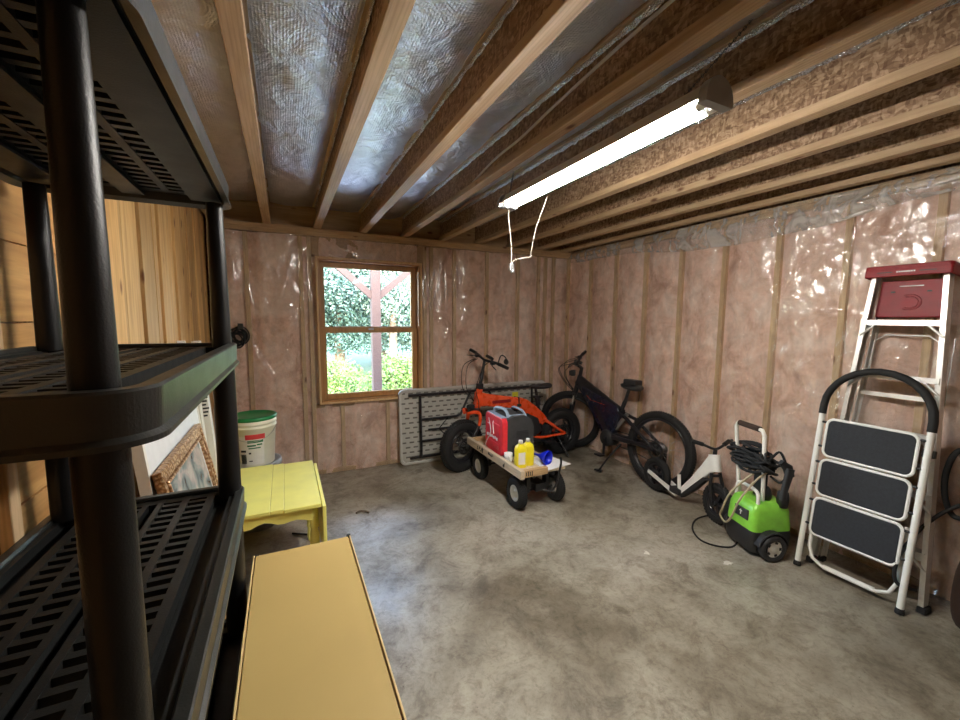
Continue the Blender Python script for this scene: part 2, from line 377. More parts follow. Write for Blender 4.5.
# leaves
def leafmat(name,a,b_):
    m,nt,b=newmat(name); g=N(nt,'NewGeometry'); L(nt,ramp(nt,g.outputs['Random Per Island'],[(0,a),(1,b_)]),b.inputs['Base Color']); b.inputs['Roughness'].default_value=.5
    return m
M['leaf_bush']=leafmat('bush_leaves',(.055,.12,.015),(.15,.22,.045)); M['leaf_tree']=leafmat('tree_leaves',(.035,.085,.062),(.14,.20,.17)); M['leaf_conifer']=leafmat('conifer_needles',(.03,.075,.062),(.11,.18,.16))
M['bark']=simple('bark',(.16,.12,.09),.9,var=.3,scale=30,bmp=.8,bscale=40)
M['bounce_pale']=simple('pale_bounce_surface',(.60,.62,.66),.8,var=.12,scale=30)  # pale tone chosen for what the ceiling foil reflects
M['grass']=simple('lawn',(.035,.08,.03),.9,var=.3,scale=8)
m,nt,b=newmat('tube_light'); M['tube']=m
b.inputs['Base Color'].default_value=(.9,.9,.88,1); b.inputs['Emission Color'].default_value=(1,.955,.88,1); b.inputs['Emission Strength'].default_value=TUBE_POWER
M['housing']=simple('lamp_housing',(.62,.62,.58),.4,var=.05)

# ================================================================ SETTING
XL,XR,YB,ZJ=-.555,3.27,4.16,2.37
mb=MB(); mb.bb((XL-.2,-1.4,-.12),(XR+.2,4.36,0)); struct(mb.build('floor',M['concrete']))

def puff_grid(mb,u0,u1,v0,v1,fn,step=.02):
    nu=max(2,int((u1-u0)/step)); nv=max(2,int((v1-v0)/step))
    vs=[fn(u0+(u1-u0)*i/nu, v0+(v1-v0)*j/nv) for j in range(nv+1) for i in range(nu+1)]
    fs=[(j*(nu+1)+i,j*(nu+1)+i+1,(j+1)*(nu+1)+i+1,(j+1)*(nu+1)+i) for j in range(nv) for i in range(nu)]
    mb.add(vs,fs,sm=True)
def nz(x,y,z): return noise.noise(Vector((x,y,z)))
def bay(u,studs):
    d=min(abs(u-s) for s in studs)
    return min(1,max(0,(d-.018)/.09))
# tension folds in the poly sheeting: (u0,v0,u1,v1,amp)
def folds(u,v,FL):
    h=0
    for (a,b,c,d,amp,wd) in FL:
        dx,dy=c-a,d-b; l2=dx*dx+dy*dy; t=((u-a)*dx+(v-b)*dy)/l2
        if -.1<t<1.1:
            px,py=a+t*dx,b+t*dy; e=math.hypot(u-px,v-py)
            if e<wd*3: h+=amp*math.exp(-(e/wd)**2)*max(0,min(1,min(t+.1,1.1-t)*4))
    return h

# ---- back wall
WX0,WX1,WZ0,WZ1=.286,1.309,.707,2.107
bs=[-.53,-.28,.16,.235,1.36,1.435,1.70,2.10,2.51,2.80,2.90,3.02,3.25]
rects=[(XL,WX0,0,2.29),(WX1,XR,0,2.29),(WX0,WX1,0,WZ0),(WX0,WX1,WZ1,2.29)]
mb=MB()
for a,b_,c,d in rects: mb.bb((a,4.30,c),(b_,4.345,d))
mb.bb((XL-.2,4.30,2.29),(XR+.2,4.345,2.64)); mb.bb((XL-.2,4.30,-.12),(XL,4.345,2.3)); mb.bb((XR,4.30,-.12),(XR+.2,4.345,2.3))
wb=struct(mb.build('wall_back',M['osb']))
mb=MB()
def ins_back(x,z):
    s=bs+([.50,.95] if z<WZ0 and WX0<x<WX1 else [])
    p=bay(x,s); return (x, 4.200-.048*p*(.8+.4*nz(x*3,z*3,1))-.008*nz(x*14,z*14,5)*p, z)
for a,b_,c,d in rects: puff_grid(mb,a,b_,c,d,ins_back,.025)
mb.build('insulation',M['pink'],wb)
for x in bs:
    if x in (3.25,-.53): wdt=.04
    else: wdt=.038
    MB().bb((x-wdt/2,4.166,.04),(x+wdt/2,4.29,2.29)).build('stud',M['lumber_z'],wb,bevel=.003)
MB().bb((-.555,4.12,.04),(-.515,4.166,2.29)).build('stud',M['lumber_z'],wb,bevel=.003)
for x in (.50,.95): MB().bb((x-.019,4.166,.04),(x+.019,4.29,.665)).build('stud',M['lumber_z'],wb,bevel=.003)
MB().bb((.255,4.166,.665),(1.34,4.29,.705)).build('sill_plate',M['lumber_x'],wb,bevel=.003)
MB().bb((.255,4.166,2.112),(1.34,4.29,2.29)).build('header',M['lumber_x'],wb,bevel=.003)
MB().bb((XL,4.166,0),(XR,4.29,.04)).build('bottom_plate',M['lumber_x'],wb,bevel=.003)
mb=MB(); mb.bb((XL,4.16,2.295),(XR,4.298,2.332)); mb.bb((XL,4.16,2.333),(XR,4.298,2.369)); mb.build('top_plate',M['lumber_x'],wb,bevel=.003)
# clear sheet in front
BF=[(-.02,1.72,.12,2.22,.012,.012),(.02,1.72,.15,2.22,.010,.010),(.17,1.85,.20,2.1,.014,.014),(.10,1.70,.25,1.68,.010,.010),(.12,1.95,.24,1.72,.014,.012),
    (-.26,1.28,-.12,1.02,.018,.02),(-.24,1.20,-.10,.98,.014,.02),(-.02,1.22,.0,1.05,.012,.014),(-.08,1.0,.06,1.0,.01,.01),(.19,1.70,.22,1.35,.012,.014),
    (.55,.52,.92,.60,.012,.014),(.42,.60,.46,.2,.010,.012),(.98,.58,1.04,.30,.010,.012),(1.52,1.5,1.55,.9,.012,.014),(1.60,2.1,1.62,1.1,.012,.014),
    (1.50,.95,1.60,.85,.012,.014),(2.88,2.0,2.89,.9,.016,.010),(2.28,1.9,2.24,1.3,.008,.012),(1.9,2.2,2.0,1.4,.008,.012),(-.45,.9,-.33,.75,.012,.014),(-.45,.85,-.32,.70,.012,.012)]
def sheet_back(x,z):
    s=bs+([.50,.95] if z<WZ0 and WX0<x<WX1 else [])
    p=bay(x,s)
    y=4.158-.018*p*(.6+1.1*nz(x*1.5+4,z*1.1,2))-.010*p*nz(x*6,z*4,9)-.004*nz(x*22,z*9,3)-folds(x,z,BF)
    y=min(y,4.161,ins_back(x,z)[1]-.004)
    if z<.12: y-=.03*(.12-z)/.12*(1+nz(x*8,0,0))
    return (x,y,z)
mb=MB()
for a,b_,c,d in [(XL+.04,WX0-.004,0.005,2.30),(WX1+.004,XR-.02,0.005,2.30),(WX0-.004,WX1+.004,.005,WZ0-.004),(WX0-.004,WX1+.004,WZ1+.004,2.30)]: puff_grid(mb,a,b_,c,d,sheet_back,.014)
mb.build('vapor_barrier',M['poly'],wb)

# ---- right wall
rs=[3.81-.0,3.4035,2.997,2.5907,2.184,1.778,1.371,.965,.558,.152,-.254,-.66,-1.07]
mb=MB(); mb.bb((XR+.14,-1.4,-.12),(XR+.19,4.345,2.64)); wr=struct(mb.build('wall_right',M['osb']))
mb=MB()
def ins_right(y,z):
    p=bay(y,rs); return (XR+.040-.050*p*(.8+.4*nz(y*3,z*3,11))-.008*nz(y*14,z*14,6)*p, y, z)
puff_grid(mb,-1.35,4.2,0,2.29,ins_right,.025); mb.build('insulation',M['pink'],wr)
for y in rs: MB().bb((XR+.006,y-.019,.04),(XR+.13,y+.019,2.29)).build('stud',M['lumber_z'],wr,bevel=.003)
MB().bb((XR+.004,-1.35,0),(XR+.13,4.16,.04)).build('bottom_plate',M['lumber_y'],wr,bevel=.003)
mb=MB(); mb.bb((XR+.0,-1.35,2.295),(XR+.138,4.16,2.332)); mb.bb((XR,-1.35,2.333),(XR+.138,4.16,2.369)); mb.build('top_plate',M['lumber_y'],wr,bevel=.003)
RF=[]
rnd=random.Random(5)
for a in [(.95,1.90,.62,2.12),(.98,1.90,.55,2.03),(.80,1.90,.40,2.10),(1.0,1.92,.92,2.02),(.70,1.88,.45,1.98),(1.55,1.97,.85,2.13),(1.30,2.01,.85,2.07),(1.66,1.74,1.62,1.70),(1.65,1.72,1.58,1.66),
          (2.56,1.93,2.25,1.86),(2.45,1.92,2.10,1.90),(2.20,2.02,2.05,1.98),(1.7,1.60,1.25,1.58),(2.75,1.65,2.88,1.15),(2.75,1.66,2.60,1.15),(2.60,1.66,2.55,1.3),(2.85,1.62,2.95,1.2),(2.35,1.7,2.25,1.05),(2.28,1.7,2.15,1.2),
          (2.7,1.72,2.4,1.74),(1.55,1.05,1.2,1.03),(1.95,1.5,1.9,1.1),(3.2,1.7,3.25,1.1),(2.9,1.75,2.93,1.70)]:
    RF.append((*a,.011,.011))
for i in range(26):
    y=rnd.uniform(.2,3.9); z=rnd.uniform(.15,1.9); an=rnd.gauss(1.57,.5); ln=rnd.uniform(.12,.4)
    RF.append((y,z,y+ln*math.cos(an),z+ln*math.sin(an),.0025,.012))
def sheet_right(y,z):
    p=bay(y,rs)
    x=XR-.004-.018*p*(.6+1.1*nz(y*1.5,z*1.1,12))-.010*p*nz(y*6,z*4,19)-.004*nz(y*20,z*9,13)-folds(y,z,RF)
    x=min(x,XR-.001,ins_right(y,z)[0]-.004)
    if z<.15: x-=.05*(.15-z)/.15*(1+nz(y*6,0,4))
    return (x,y,z)
mb=MB(); puff_grid(mb,-1.3,4.13,.005,2.30,sheet_right,.016); mb.build('vapor_barrier',M['poly'],wr)
# loose top fold hanging over the sheet
mb=MB()
def flap(y,v):
    low=2.235-.095*math.sin(max(0,min(1,(3.3-y)/2.4))*math.pi)+.028*nz(y*2.2,0,7)
    top=2.36
    z=top+(low-top)*v
    x=XR-.012-.05*math.sin(v*math.pi*.9)*(1+.6*nz(y*2,v*2,3))-.016*nz(y*5,v*6+y*2,8)-.006*nz(y*16,v*14,2)-.012*(1-v)
    return (x,y,z)
puff_grid(mb,-1.2,4.12,0,1,flap,.03); mb.build('sheet_fold',M['poly_fold'],wr)

# ---- left wall: boards
wl=struct(MB().bb((XL-.15,-1.4,-.12),(XL-.03,4.345,2.64)).build('wall_left',M['osb']))
rnd=random.Random(3)
mb=MB(); y=1.62
seams=[1.62,1.80,1.95,2.08,2.12,2.32,2.51,2.56,2.66,2.82,2.86,3.02,3.18,3.40,3.46,3.62,3.80,3.97,4.16]
for a,b_ in zip(seams[:-1],seams[1:]):
    mb.bb((XL-.03,a+.003,0),(XL-.002-rnd.random()*.022,b_-.003,2.37))
mb.build('plank_cladding',M['plank'],wl,bevel=.002)
mb=MB(); z=0
while z<2.37:
    h=rnd.choice((.14,.19,.24)); mb.bb((XL-.03,-1.35,z),(XL-.018-rnd.random()*.006,1.60,min(2.37,z+h-.003))); z+=h
mb.build('board_cladding',M['board'],wl,bevel=.002)
for y in (1.225,.81,.4,-.1,-.6,-1.1): MB().bb((XL-.02,y-.019,0),(XL+.005,y+.019,2.37)).build('stud',M['lumber_z'],wl,bevel=.003)
# ---- wall behind the camera
mb=MB(); mb.bb((XL-.15,-1.45,-.12),(XR+.19,-1.4,2.64)); struct(mb.build('wall_near',M['osb']))

# ---- ceiling: deck with I-joists and foil batts
cl=struct(MB().bb((XL-.2,-1.4,2.615),(XR+.2,4.345,2.64)).build('ceiling',M['osb']))
X0,SP=-.071,.4188
for k in range(-1,9):
    xr=X0+SP*k; xl=xr-.064; xc=(xr+xl)/2
    if k==8: xr-=.06; xl-=.06; xc-=.06
    if xl<XL: continue
    j=MB().bb((xc-.006,-1.38,2.405),(xc+.006,4.255,2.58)).build('joist',M['osb'],cl)
    MB().bb((xl,-1.38,2.372),(xr,4.25,2.41)).build('flange',M['lumber_y'],j,bevel=.003)
    MB().bb((xl,-1.38,2.577),(xr,4.25,2.613)).build('flange',M['lumber_y'],j,bevel=.003)
MB().bb((XL,4.265,2.371),(XR,4.298,2.613)).build('rim_board',M['lumber_x'],cl)
def foilfn(seed,x0,x1,zz,sag):
    def f(x,y):
        t=(x-x0)/(x1-x0); e=4*t*(1-t)
        z=zz-sag*e*(.6+.8*nz(x*2,y*1.2,seed))-.012*nz(x*7,y*4,seed+3)-.004*nz(x*20,y*20,seed)
        z-= .02*max(0,.35*nz(x*4,y*3,seed+9))
        return (x,y,min(z,2.61))
    return f
for k in range(-1,8):
    x0=X0+SP*k-.032+.008; x1=x0+SP-.016
    x0=max(x0,XL); mb=MB(); puff_grid(mb,x0,x1,-1.3,4.24,foilfn(k*7.3+2,x0,x1,2.585 if k<3 else 2.6,.035 if k<3 else .012),.025)
    # turned-up ragged edge along the web
    def edge(u,v,x1=x1,k=k): return (x1-.004-.012*abs(nz(u*30,v*3,k)), u, 2.552-.012*nz(u*25,0,k)+.035*v)
    f=mb.build('foil_batt',M['foil'],cl)
    mb=MB(); puff_grid(mb,-1.3,4.2,0,1,edge,.03) ; mb.build('foil_edge',M['foil_edge'],f)

# ---- window
wn=struct(MB().build('window_1',M['window_wood'])) if False else None
mb=MB()
def frame_ring(mb,x0,x1,z0,z1,wd,y0,y1):
    mb.bb((x0,y0,z0),(x0+wd,y1,z1)); mb.bb((x1-wd,y0,z0),(x1,y1,z1)); mb.bb((x0+wd,y0,z0),(x1-wd,y1,z0+wd)); mb.bb((x0+wd,y0,z1-wd),(x1-wd,y1,z1))
frame_ring(mb,WX0,WX1,WZ0,WZ1,.03,4.13,4.36)
wn=struct(mb.build('window_1',M['window_wood'],bevel=.002))
mb=MB(); frame_ring(mb,WX0-.004,WX1+.004,WZ0-.004,WZ1+.004,.02,4.112,4.13); mb.build('casing',M['window_trim'],wn,bevel=.004)
ZM=1.425
mb=MB(); frame_ring(mb,WX0+.03,WX1-.03,WZ0+.03,ZM+.02,.052,4.20,4.235); sa=mb.build('lower_sash',M['window_wood'],wn,bevel=.003)
MB().bb((WX0+.08,4.215,WZ0+.08),(WX1-.08,4.219,ZM-.03)).build('pane',M['glass'],sa)
mb=MB(); frame_ring(mb,WX0+.03,WX1-.03,ZM-.02,WZ1-.03,.050,4.24,4.275); sa=mb.build('upper_sash',M['window_wood'],wn,bevel=.003)
MB().bb((WX0+.08,4.255,ZM+.03),(WX1-.08,4.259,WZ1-.08)).build('pane',M['glass'],sa)
mb=MB(); mb.box((.797,4.196,ZM+.005),(.05,.014,.02)); mb.build('sash_lock',M['steel'],wn)

# ================================================================ OUTSIDE
struct(MB().bb((-25,4.36,-.35),(30,45,-.3)).build('ground',M['grass']))
struct(MB().bb((-3,4.36,-.3),(6,7.9,-.14)).build('pale_bounce_slab',M['bounce_pale']))  # unseen pale slab added so the ceiling foil reflects blue-white instead of grass
t=thing('porch_post','reddish timber porch post with two angled braces outside the window','post',(1.30,6.45,-.3))
MB().bb((1.23,6.38,-.3),(1.37,6.52,2.75)).build('post',M['post_paint'],t,W=True,bevel=.008)
for s in (-1,1):
    mb=MB(); mb.box((1.30+s*.34,6.45,2.13),(.95,.09,.10),ry=-s*R(41)); mb.build('brace',M['post_paint'],t,W=True,bevel=.005)
MB().bb((-3,6.38,2.75),(6,6.52,2.95)).build('porch_beam',M['post_paint'],t,W=True)
rnd=random.Random(11)
def cloud(mb,c,rad,n,size,shell=.55):
    for i in range(n):
        d=Vector((rnd.gauss(0,1),rnd.gauss(0,1),rnd.gauss(0,1))).normalized(); q=shell+(1-shell)*rnd.random()
        p=Vector(c)+Vector((d.x*rad[0]*q,d.y*rad[1]*q,d.z*rad[2]*q))
        a=Vector((rnd.gauss(0,1),rnd.gauss(0,1),rnd.gauss(0,1))).normalized(); b_=a.orthogonal().normalized(); s=size*rnd.uniform(.6,1.3)
        mb.add([p-a*s,p+b_*s*.5,p+a*s,p-b_*s*.5],[(0,1,2,3)])
bushes=[(-.2,8.6,.9,'leftmost yellow-green bush through the window, beside the frame'),(.75,8.3,1.15,'round yellow-green bush just left of the porch post'),(2.2,8.4,1.05,'yellow-green bush just right of the porch post'),(3.4,8.8,1.35,'rightmost yellow-green bush, tallest in the window view')]
for x,y,h,lb in bushes:
    o=thing('garden_bush',lb,'bush',(x,y,-.3),group='bushes outside the window')
    mb=MB()
    for i in range(7): 
        cx=rnd.uniform(-.45,.45); cz=rnd.uniform(.35,.75)*h; cloud(mb,(cx,rnd.uniform(-.3,.3),cz),(.42,.4,.36*h),900,.032)
    mb.build('foliage',M['leaf_bush'],o)
    mb=MB()
    for i in range(6): mb.tube([(0,0,-.02),(rnd.uniform(-.3,.3),rnd.uniform(-.2,.2),.7*h)],[.02,.008],6)
    mb.build('stem',M['bark'],o)
def conifer(h):
    mb=MB()
    for i in range(16):
        f=i/15; z=h*(.12+.86*f); r=(1-f)*h*.24+.15
        cloud(mb,(0,0,z),(r,r,h*.05),1800,.055,.3)
    return mb
def broad(h):
    mb=MB()
    for i in range(16):
        a=rnd.uniform(0,6.28); q=rnd.uniform(0,.26)*h; cloud(mb,(q*math.cos(a),q*math.sin(a),h*rnd.uniform(.25,.95)),(h*.16,h*.16,h*.12),1700,.052,.3)
    return mb
prot=[]
for nm,fn,mt in (('conifer_tree',conifer,'leaf_conifer'),('leafy_tree',broad,'leaf_tree')):
    o=thing(nm,'x','tree'); fn(7.0).build('foliage',M[mt],o)
    MB().tube([(0,0,-.05),(.05,0,3),(0,0,6.3)],[.16,.1,.03],8).build('trunk',M['bark'],o); prot.append(o)
TL=[(0,-1.6,13.5,1.0,'dark conifer at the left edge of the window view'),(1,.2,13,1.05,'leafy tree seen left of the porch post above the bushes'),(0,1.7,14.5,1.2,'tall conifer standing directly behind the porch post'),
    (1,3.2,13.2,.95,'leafy tree seen right of the porch post above the bushes'),(0,4.8,14,1.1,'conifer at the right edge of the window view'),(1,6.4,15.5,1.2,'farthest right leafy tree beyond the window'),
    (0,.8,17.5,1.5,'tallest far conifer rising left of the porch post'),(0,3.9,18,1.5,'tallest far conifer rising right of the porch post'),(1,-3.2,16,1.3,'leafy tree farthest left beyond the window')]
used=set()
for k,x,y,s,lb in TL:
    src=prot[k]
    if k not in used: o=src; used.add(k)
    else:
        o=src.copy(); COL.objects.link(o)
        for ch in list(src.children): c=ch.copy(); COL.objects.link(c); c.parent=o
    o.location=(x,y,-.3); o.scale=(s,s,s); o.rotation_euler=(0,0,x*1.7); tag(o,lb,'tree','trees beyond the garden')

# ================================================================ SHELVING UNIT
SX0,SX1,SY0,SY1=-.552,-.122,.495,1.385
sh=thing('shelving_unit','tall black plastic shelving unit with slotted decks against the plank wall','shelving unit',((SX0+SX1)/2,(SY0+SY1)/2,0))
def ring_outline(inset,r): return rrect(SX0+inset,SY0+inset,SX1-inset,SY1-inset,max(r-inset,.004),14)
def deck(z):   # z = top of deck
    mb=MB(); prof=[(0,-.003),(.003,0),(.020,0),(.024,-.006),(.024,-.020),(.012,-.050),(-.004,-.058),(-.004,-.052),(.002,-.047)]
    outs=[[(x,y,z+dz) for x,y in ring_outline(ins,.055)] for ins,dz in prof]
    n=len(outs[0]); vs=[p for o in outs for p in o]; fs=[]
    for i in range(len(outs)):
        a=i*n; b_=((i+1)%len(outs))*n
        for j in range(n): k=(j+1)%n; fs.append((a+j,a+k,b_+k,b_+j))
    mb.add(vs,fs); 
    d=mb.build('shelf_deck',M['deck_plastic'],sh,W=True)
    mb=MB(); x0,x1,y0,y1=SX0+.022,SX1-.022,SY0+.022,SY1-.022; zt=z-.010
    # long ribs, slot columns and closed channels
    wd=x1-x0; half=[(0,.014),(.052,.070),(.112,.128),(.170,.183)]
    for a,b_ in half:
        mb.bb((x0+a,y0,zt-.022),(x0+b_,y1,zt)); mb.bb((x1-b_,y0,zt-.022),(x1-a,y1,zt))
    for a,b_ in ((.0,.07),): mb.bb((x0+a,y0,zt-.034),(x0+b_,y1,zt-.028)); mb.bb((x1-b_,y0,zt-.034),(x1-a,y1,zt-.028))
    mb.bb((x0+.17,y0,zt-.034),(x1-.17,y1,zt-.028))
    for ya,yb in ((y0,y0+.03),(y1-.03,y1)): mb.bb((x0,ya,zt-.022),(x1,yb,zt-.001))
    y=y0+.045
    while y<y1-.04:
        mb.bb((x0+.06,y,zt-.02),(x0+.178,y+.015,zt-.002)); mb.bb((x1-.178,y,zt-.02),(x1-.06,y+.015,zt-.002)); y+=.034
    mb.build('slotted_panel',M['panel_plastic'],d)
    return d
for z in (.185,.61,1.037,1.462,1.893): deck(z)
for x,y in ((-.178,.546),(-.158,1.335),(-.512,1.335),(-.512,.546)):
    zz=[0,.13,.55,.98,1.40,1.835]
    for i in range(5):
        if i==0: za,zb=0,.14
        else: za,zb=(.175,.60,1.027,1.452)[i-1],(.56,.985,1.41,1.84)[i-1]
        rb=(.028,.028,.028,.0285,.0235)[i]; rt=(.028,.027,.027,.0275,.0195)[i]
        k_=.88 if y<1 else 1.0
        MB().tube([(x,y,za),(x,y,zb)],[rb*k_,rt*k_],28).build('post',M['black_plastic'],sh,W=True)

t=thing('slot_blocker','low black box added on the top deck of the shelving unit to block light through its slots','light blocker',(-.350,.93,1.886))  # unseen box added so no light comes through the top deck slots
mb=MB(); rings=[]
for z,q in ((0,.92),(.01,.93),(.07,.98),(.072,1.0),(.08,1.0)): rings.append([(x*q,y*q,z) for x,y in rrect(-.175,-.42,.175,.42,.03,5)])
mb.loft(rings,sm=False); mb.build('blocker_body',M['black_plastic'],t)
mb=MB(); mb.prism(rrect(-.178,-.42,.178,.42,.03,5),.08,.09); mb.build('lid',M['black_plastic'],t,bevel=.004)

# ================================================================ LAMP
t=thing('fluorescent_light','long white twin-tube fluorescent light hanging below the joists','light',(1.18,1.47,2.19))
mb=MB()
prof=[(-.054,-.004),(-.048,.004),(-.030,.030),(-.018,.050),(.018,.050),(.030,.030),(.048,.004),(.054,-.004),(.046,-.001),(.028,.018),(.006,.020),(.0,-.004),(-.006,.020),(-.028,.018),(-.046,-.001)]
mb.loft([[(x,y,z) for x,z in prof] for y in (-.615,.615)],sm=False); mb.build('housing',M['housing'],t)
MB().bb((-.0022,-.59,-.030),(.0022,.59,-.004)).build('dark_centre_strip',M['label_black'],t)  # thin black strip between the two tubes
for s in (-1,1):
    mb=MB(); mb.tube([(s*.022,-.59,-.010),(s*.022,.59,-.010)],.0135,16); tb=mb.build('tube',M['tube'],t)
    for e in (-1,1): MB().cyl((s*.022,e*.585,-.010),(s*.022,e*.612,-.010),.0145).build('end_cap',M['alu'],tb)
for e in (-1,1):
    mb=MB(); pr=[(-.060,-.022)]+[(.060*math.cos(a),.062*math.sin(a)-.004) for a in [math.pi*(1-i/12) for i in range(13)]]+[(.060,-.022)]
    mb.loft([[(x,e*.612,z) for x,z in pr],[(x,e*.640,z) for x,z in pr]],sm=False); mb.build('end_plate',M['dark_grey'] if False else M['bucket_grey'],t,bevel=.004)
t2=[(0,.60,.05,.03,.61,.182),(0,-.50,.05,.03,-.70,.182)]
for a in t2:
    mb=MB(); p0=Vector(a[:3]); p1=Vector(a[3:]); n=16
    for i in range(n):
        p=p0.lerp(p1,(i+.5)/n); mb.lathe([(.005,-.0012),(.0062,0),(.005,.0012),(.0038,0)],8,TR(*p)@(YAX if i%2 else XAX),closed=True)
    mb.tube([p0,p1],.0012,6); mb.build('hanging_chain',M['satin_black'],t)
mb=MB(); mb.tube([(.01,.63,.0),(.02,.64,-.08),(.05,.66,-.22),(.055,.665,-.32)],.0022,8,smooth_path=6)
mb.tube([(.055,.665,-.33),(.08,.66,-.30),(.145,.60,-.285),(.15,.60,-.26),(.15,.55,-.13),(.16,.46,.02)],.0018,8,smooth_path=6)
cd=mb.build('power_cord',M['cord_white'],t)
mb=MB(); mb.box((.055,.665,-.345),(.028,.02,.04)); mb.box((.062,.66,-.37),(.02,.02,.018)); mb.build('plug',M['steel'],cd,bevel=.004)
# cable stapled along the joist web
mb=MB(); xw=X0+3*SP-.032-.012
mb.tube([(xw,2.6,2.40),(xw,2.2,2.46),(xw,1.9,2.47),(xw,1.6,2.50),(xw,1.2,2.53),(xw,.8,2.545),(xw,.3,2.55),(xw,-.8,2.55)],.0065,8,smooth_path=6)
tag(mb.build('white_cable',M['cream']),'thin white cable stapled along the joist beside the light','cable')

# ================================================================ CARDBOARD BOX
t=thing('cardboard_box','tall narrow mustard-brown cardboard box with a flat top in the foreground','box',(.04,1.0,0))
bx0,bx1,by0,by1,bz=-.119,.189,.50,1.462,.75
MB().bb((bx0+.006,by0,0),(bx1-.006,by1-.004,bz-.004)).build('carton',M['kraft'],t,W=True,bevel=.002)
mb=MB(); mb.bb((bx0,by0,bz-.06),(bx0+.0045,by1,bz+.002)); mb.build('side_flap',M['kraft_edge'],t,W=True,bevel=.001)
mb=MB(); mb.bb((bx1-.0045,by0,bz-.06),(bx1,by1,bz+.002)); mb.build('side_flap',M['kraft_edge'],t,W=True,bevel=.001)
mb=MB(); mb.bb((bx0+.0075,by0,bz-.004),(bx1-.0085,by1-.002,bz)); mb.build('lid',M['kraft'],t,W=True,bevel=.001)
mb=MB(); mb.cyl((bx1-.006,by1+.004,bz-.02),(bx1-.006,by1+.004,bz+.003),.007); mb.build('corner_plug',M['label_black'],t,W=True); mb=MB(); mb.bb((bx0,by1-.002,bz-.02),(bx0+.016,by1+.006,bz+.001)); mb.build('corner_plug',M['label_black'],t,W=True)

# ================================================================ YELLOW TABLE
t=thing('side_table','yellow painted wooden drop-leaf side table with scalloped apron','table',(-.05,2.6,0))
ang=R(8)
TX0,TX1,TY0,TY1,TZ=-.42,.145,2.235,2.975,.55
mb=MB()
for i,(a,b_) in enumerate(((TX0,-.10),(-.099,-.035),(-.034,TX1))): mb.bb((a,TY0+.03*(0 if i==2 else .3),TZ-.02),(b_,TY1+.012*(2-i),TZ))
mb.build('tabletop',M['yellow_paint'],t,W=True,bevel=.003)
mb=MB(); mb.bb((TX1+.004,TY0-.03,.24),(TX1+.022,TY1-.06,TZ-.004)); mb.build('drop_leaf',M['yellow_paint'],t,W=True,bevel=.003)
# scalloped apron front
def apron(mb,x0,x1,y):
    poly=[(x0,TZ-.021),(x1,TZ-.021),(x1,TZ-.10)]
    n=16
    for i in range(1,n): 
        f=i/n; poly.append((x1+(x0-x1)*f, TZ-.105+.03*abs(math.sin(f*math.pi))**.5-.012*math.cos(f*math.pi*6)*math.sin(f*math.pi)))
    poly.append((x0,TZ-.10))
    mb.prism(poly,-.009,.009,TR(0,y,0)@Matrix.Rotation(R(90),4,'X'))
mb=MB(); apron(mb,TX0+.05,TX1-.03,TY0+.035); apron(mb,TX0+.05,TX1-.03,TY1-.04)
mb.bb((TX0+.03,TY0+.05,TZ-.11),(TX0+.048,TY1-.05,TZ-.021)); mb.bb((TX1-.04,TY0+.05,TZ-.11),(TX1-.022,TY1-.05,TZ-.021)); mb.build('apron',M['yellow_paint'],t,W=True)
lp=[(.022,.55-.021),(.022,.42),(.026,.415),(.018,.40),(.024,.37),(.026,.30),(.021,.20),(.015,.12),(.020,.11),(.014,.09),(.017,.03),(.012,0)]
for x,y in ((TX0+.045,TY0+.045),(TX1-.035,TY0+.045),(TX0+.045,TY1-.05),(TX1-.035,TY1-.05)):
    MB().lathe([(r,z) for r,z in lp[::-1]]+[(0.001,.529)],16,TR(x,y,0)).build('leg',M['yellow_paint'],t,W=True)

# ================================================================ BUCKETS
bxp=(-.228,3.33)
t=thing('plastic_bucket','grey plastic bucket under the white one, only its rim showing','bucket',(bxp[0],bxp[1],0),group='stacked buckets')
MB().lathe([(.0,0),(.135,0),(.160,.445),(.176,.45),(.180,.465),(.176,.490),(.155,.490),(.150,.476),(0,.476)],40).build('bucket_body',M['bucket_grey'],t)
t=thing('plastic_bucket','white plastic bucket with green lid and red label beyond the yellow table','bucket',(bxp[0],bxp[1],.478),group='stacked buckets')
MB().lathe([(0,0),(.128,0),(.130,.004),(.146,.27),(.153,.275),(.153,.285),(.149,.290),(.149,.300),(.154,.303),(.154,.313),(.150,.318),(.151,.335),(0,.335)],48).build('bucket_body',M['bucket_white'],t)
MB().lathe([(0,.352),(.13,.350),(.136,.356),(.150,.357),(.157,.352),(.158,.333),(.153,.330),(0,.336)][::-1],48).build('lid',M['dk_green'],t)
def curved(mb,a0,a1,z0,z1,rof,n=10,thick=.0012):
    def rr(z): return .130+(.146-.130)*z/.27+rof
    rings=[]
    for i in range(n+1):
        a=R(a0+(a1-a0)*i/n); rings.append([((rr(z)+d)*math.cos(a),(rr(z)+d)*math.sin(a),z) for z,d in ((z0,0),(z1,0),(z1,thick),(z0,thick))])
    mb.loft(rings,sm=False)
mb=MB(); curved(mb,-125,-60,.02,.225,.0005); lb=mb.build('label',M['cream'],t)
mb=MB(); curved(mb,-108,-58,.205,.240,.002); mb.build('red_band',M['label_red'],lb)
mb=MB()
curved(mb,-103,-63,.180,.198,.0022); curved(mb,-104,-82,.155,.166,.0022); curved(mb,-80,-66,.160,.170,.0022); curved(mb,-101,-70,.138,.146,.0022)
mb.build('green_lettering',M['label_green'],lb)
mb=MB()
for i in range(9): curved(mb,-122+i*1.6,-121.2+i*1.6,.03,.10,.002,1)
curved(mb,-122,-108,.115,.13,.002,3); curved(mb,-101,-95,.10,.112,.0022,2); curved(mb,-101,-92,.045,.052,.0022,3); mb.build('barcode',M['label_black'],lb)
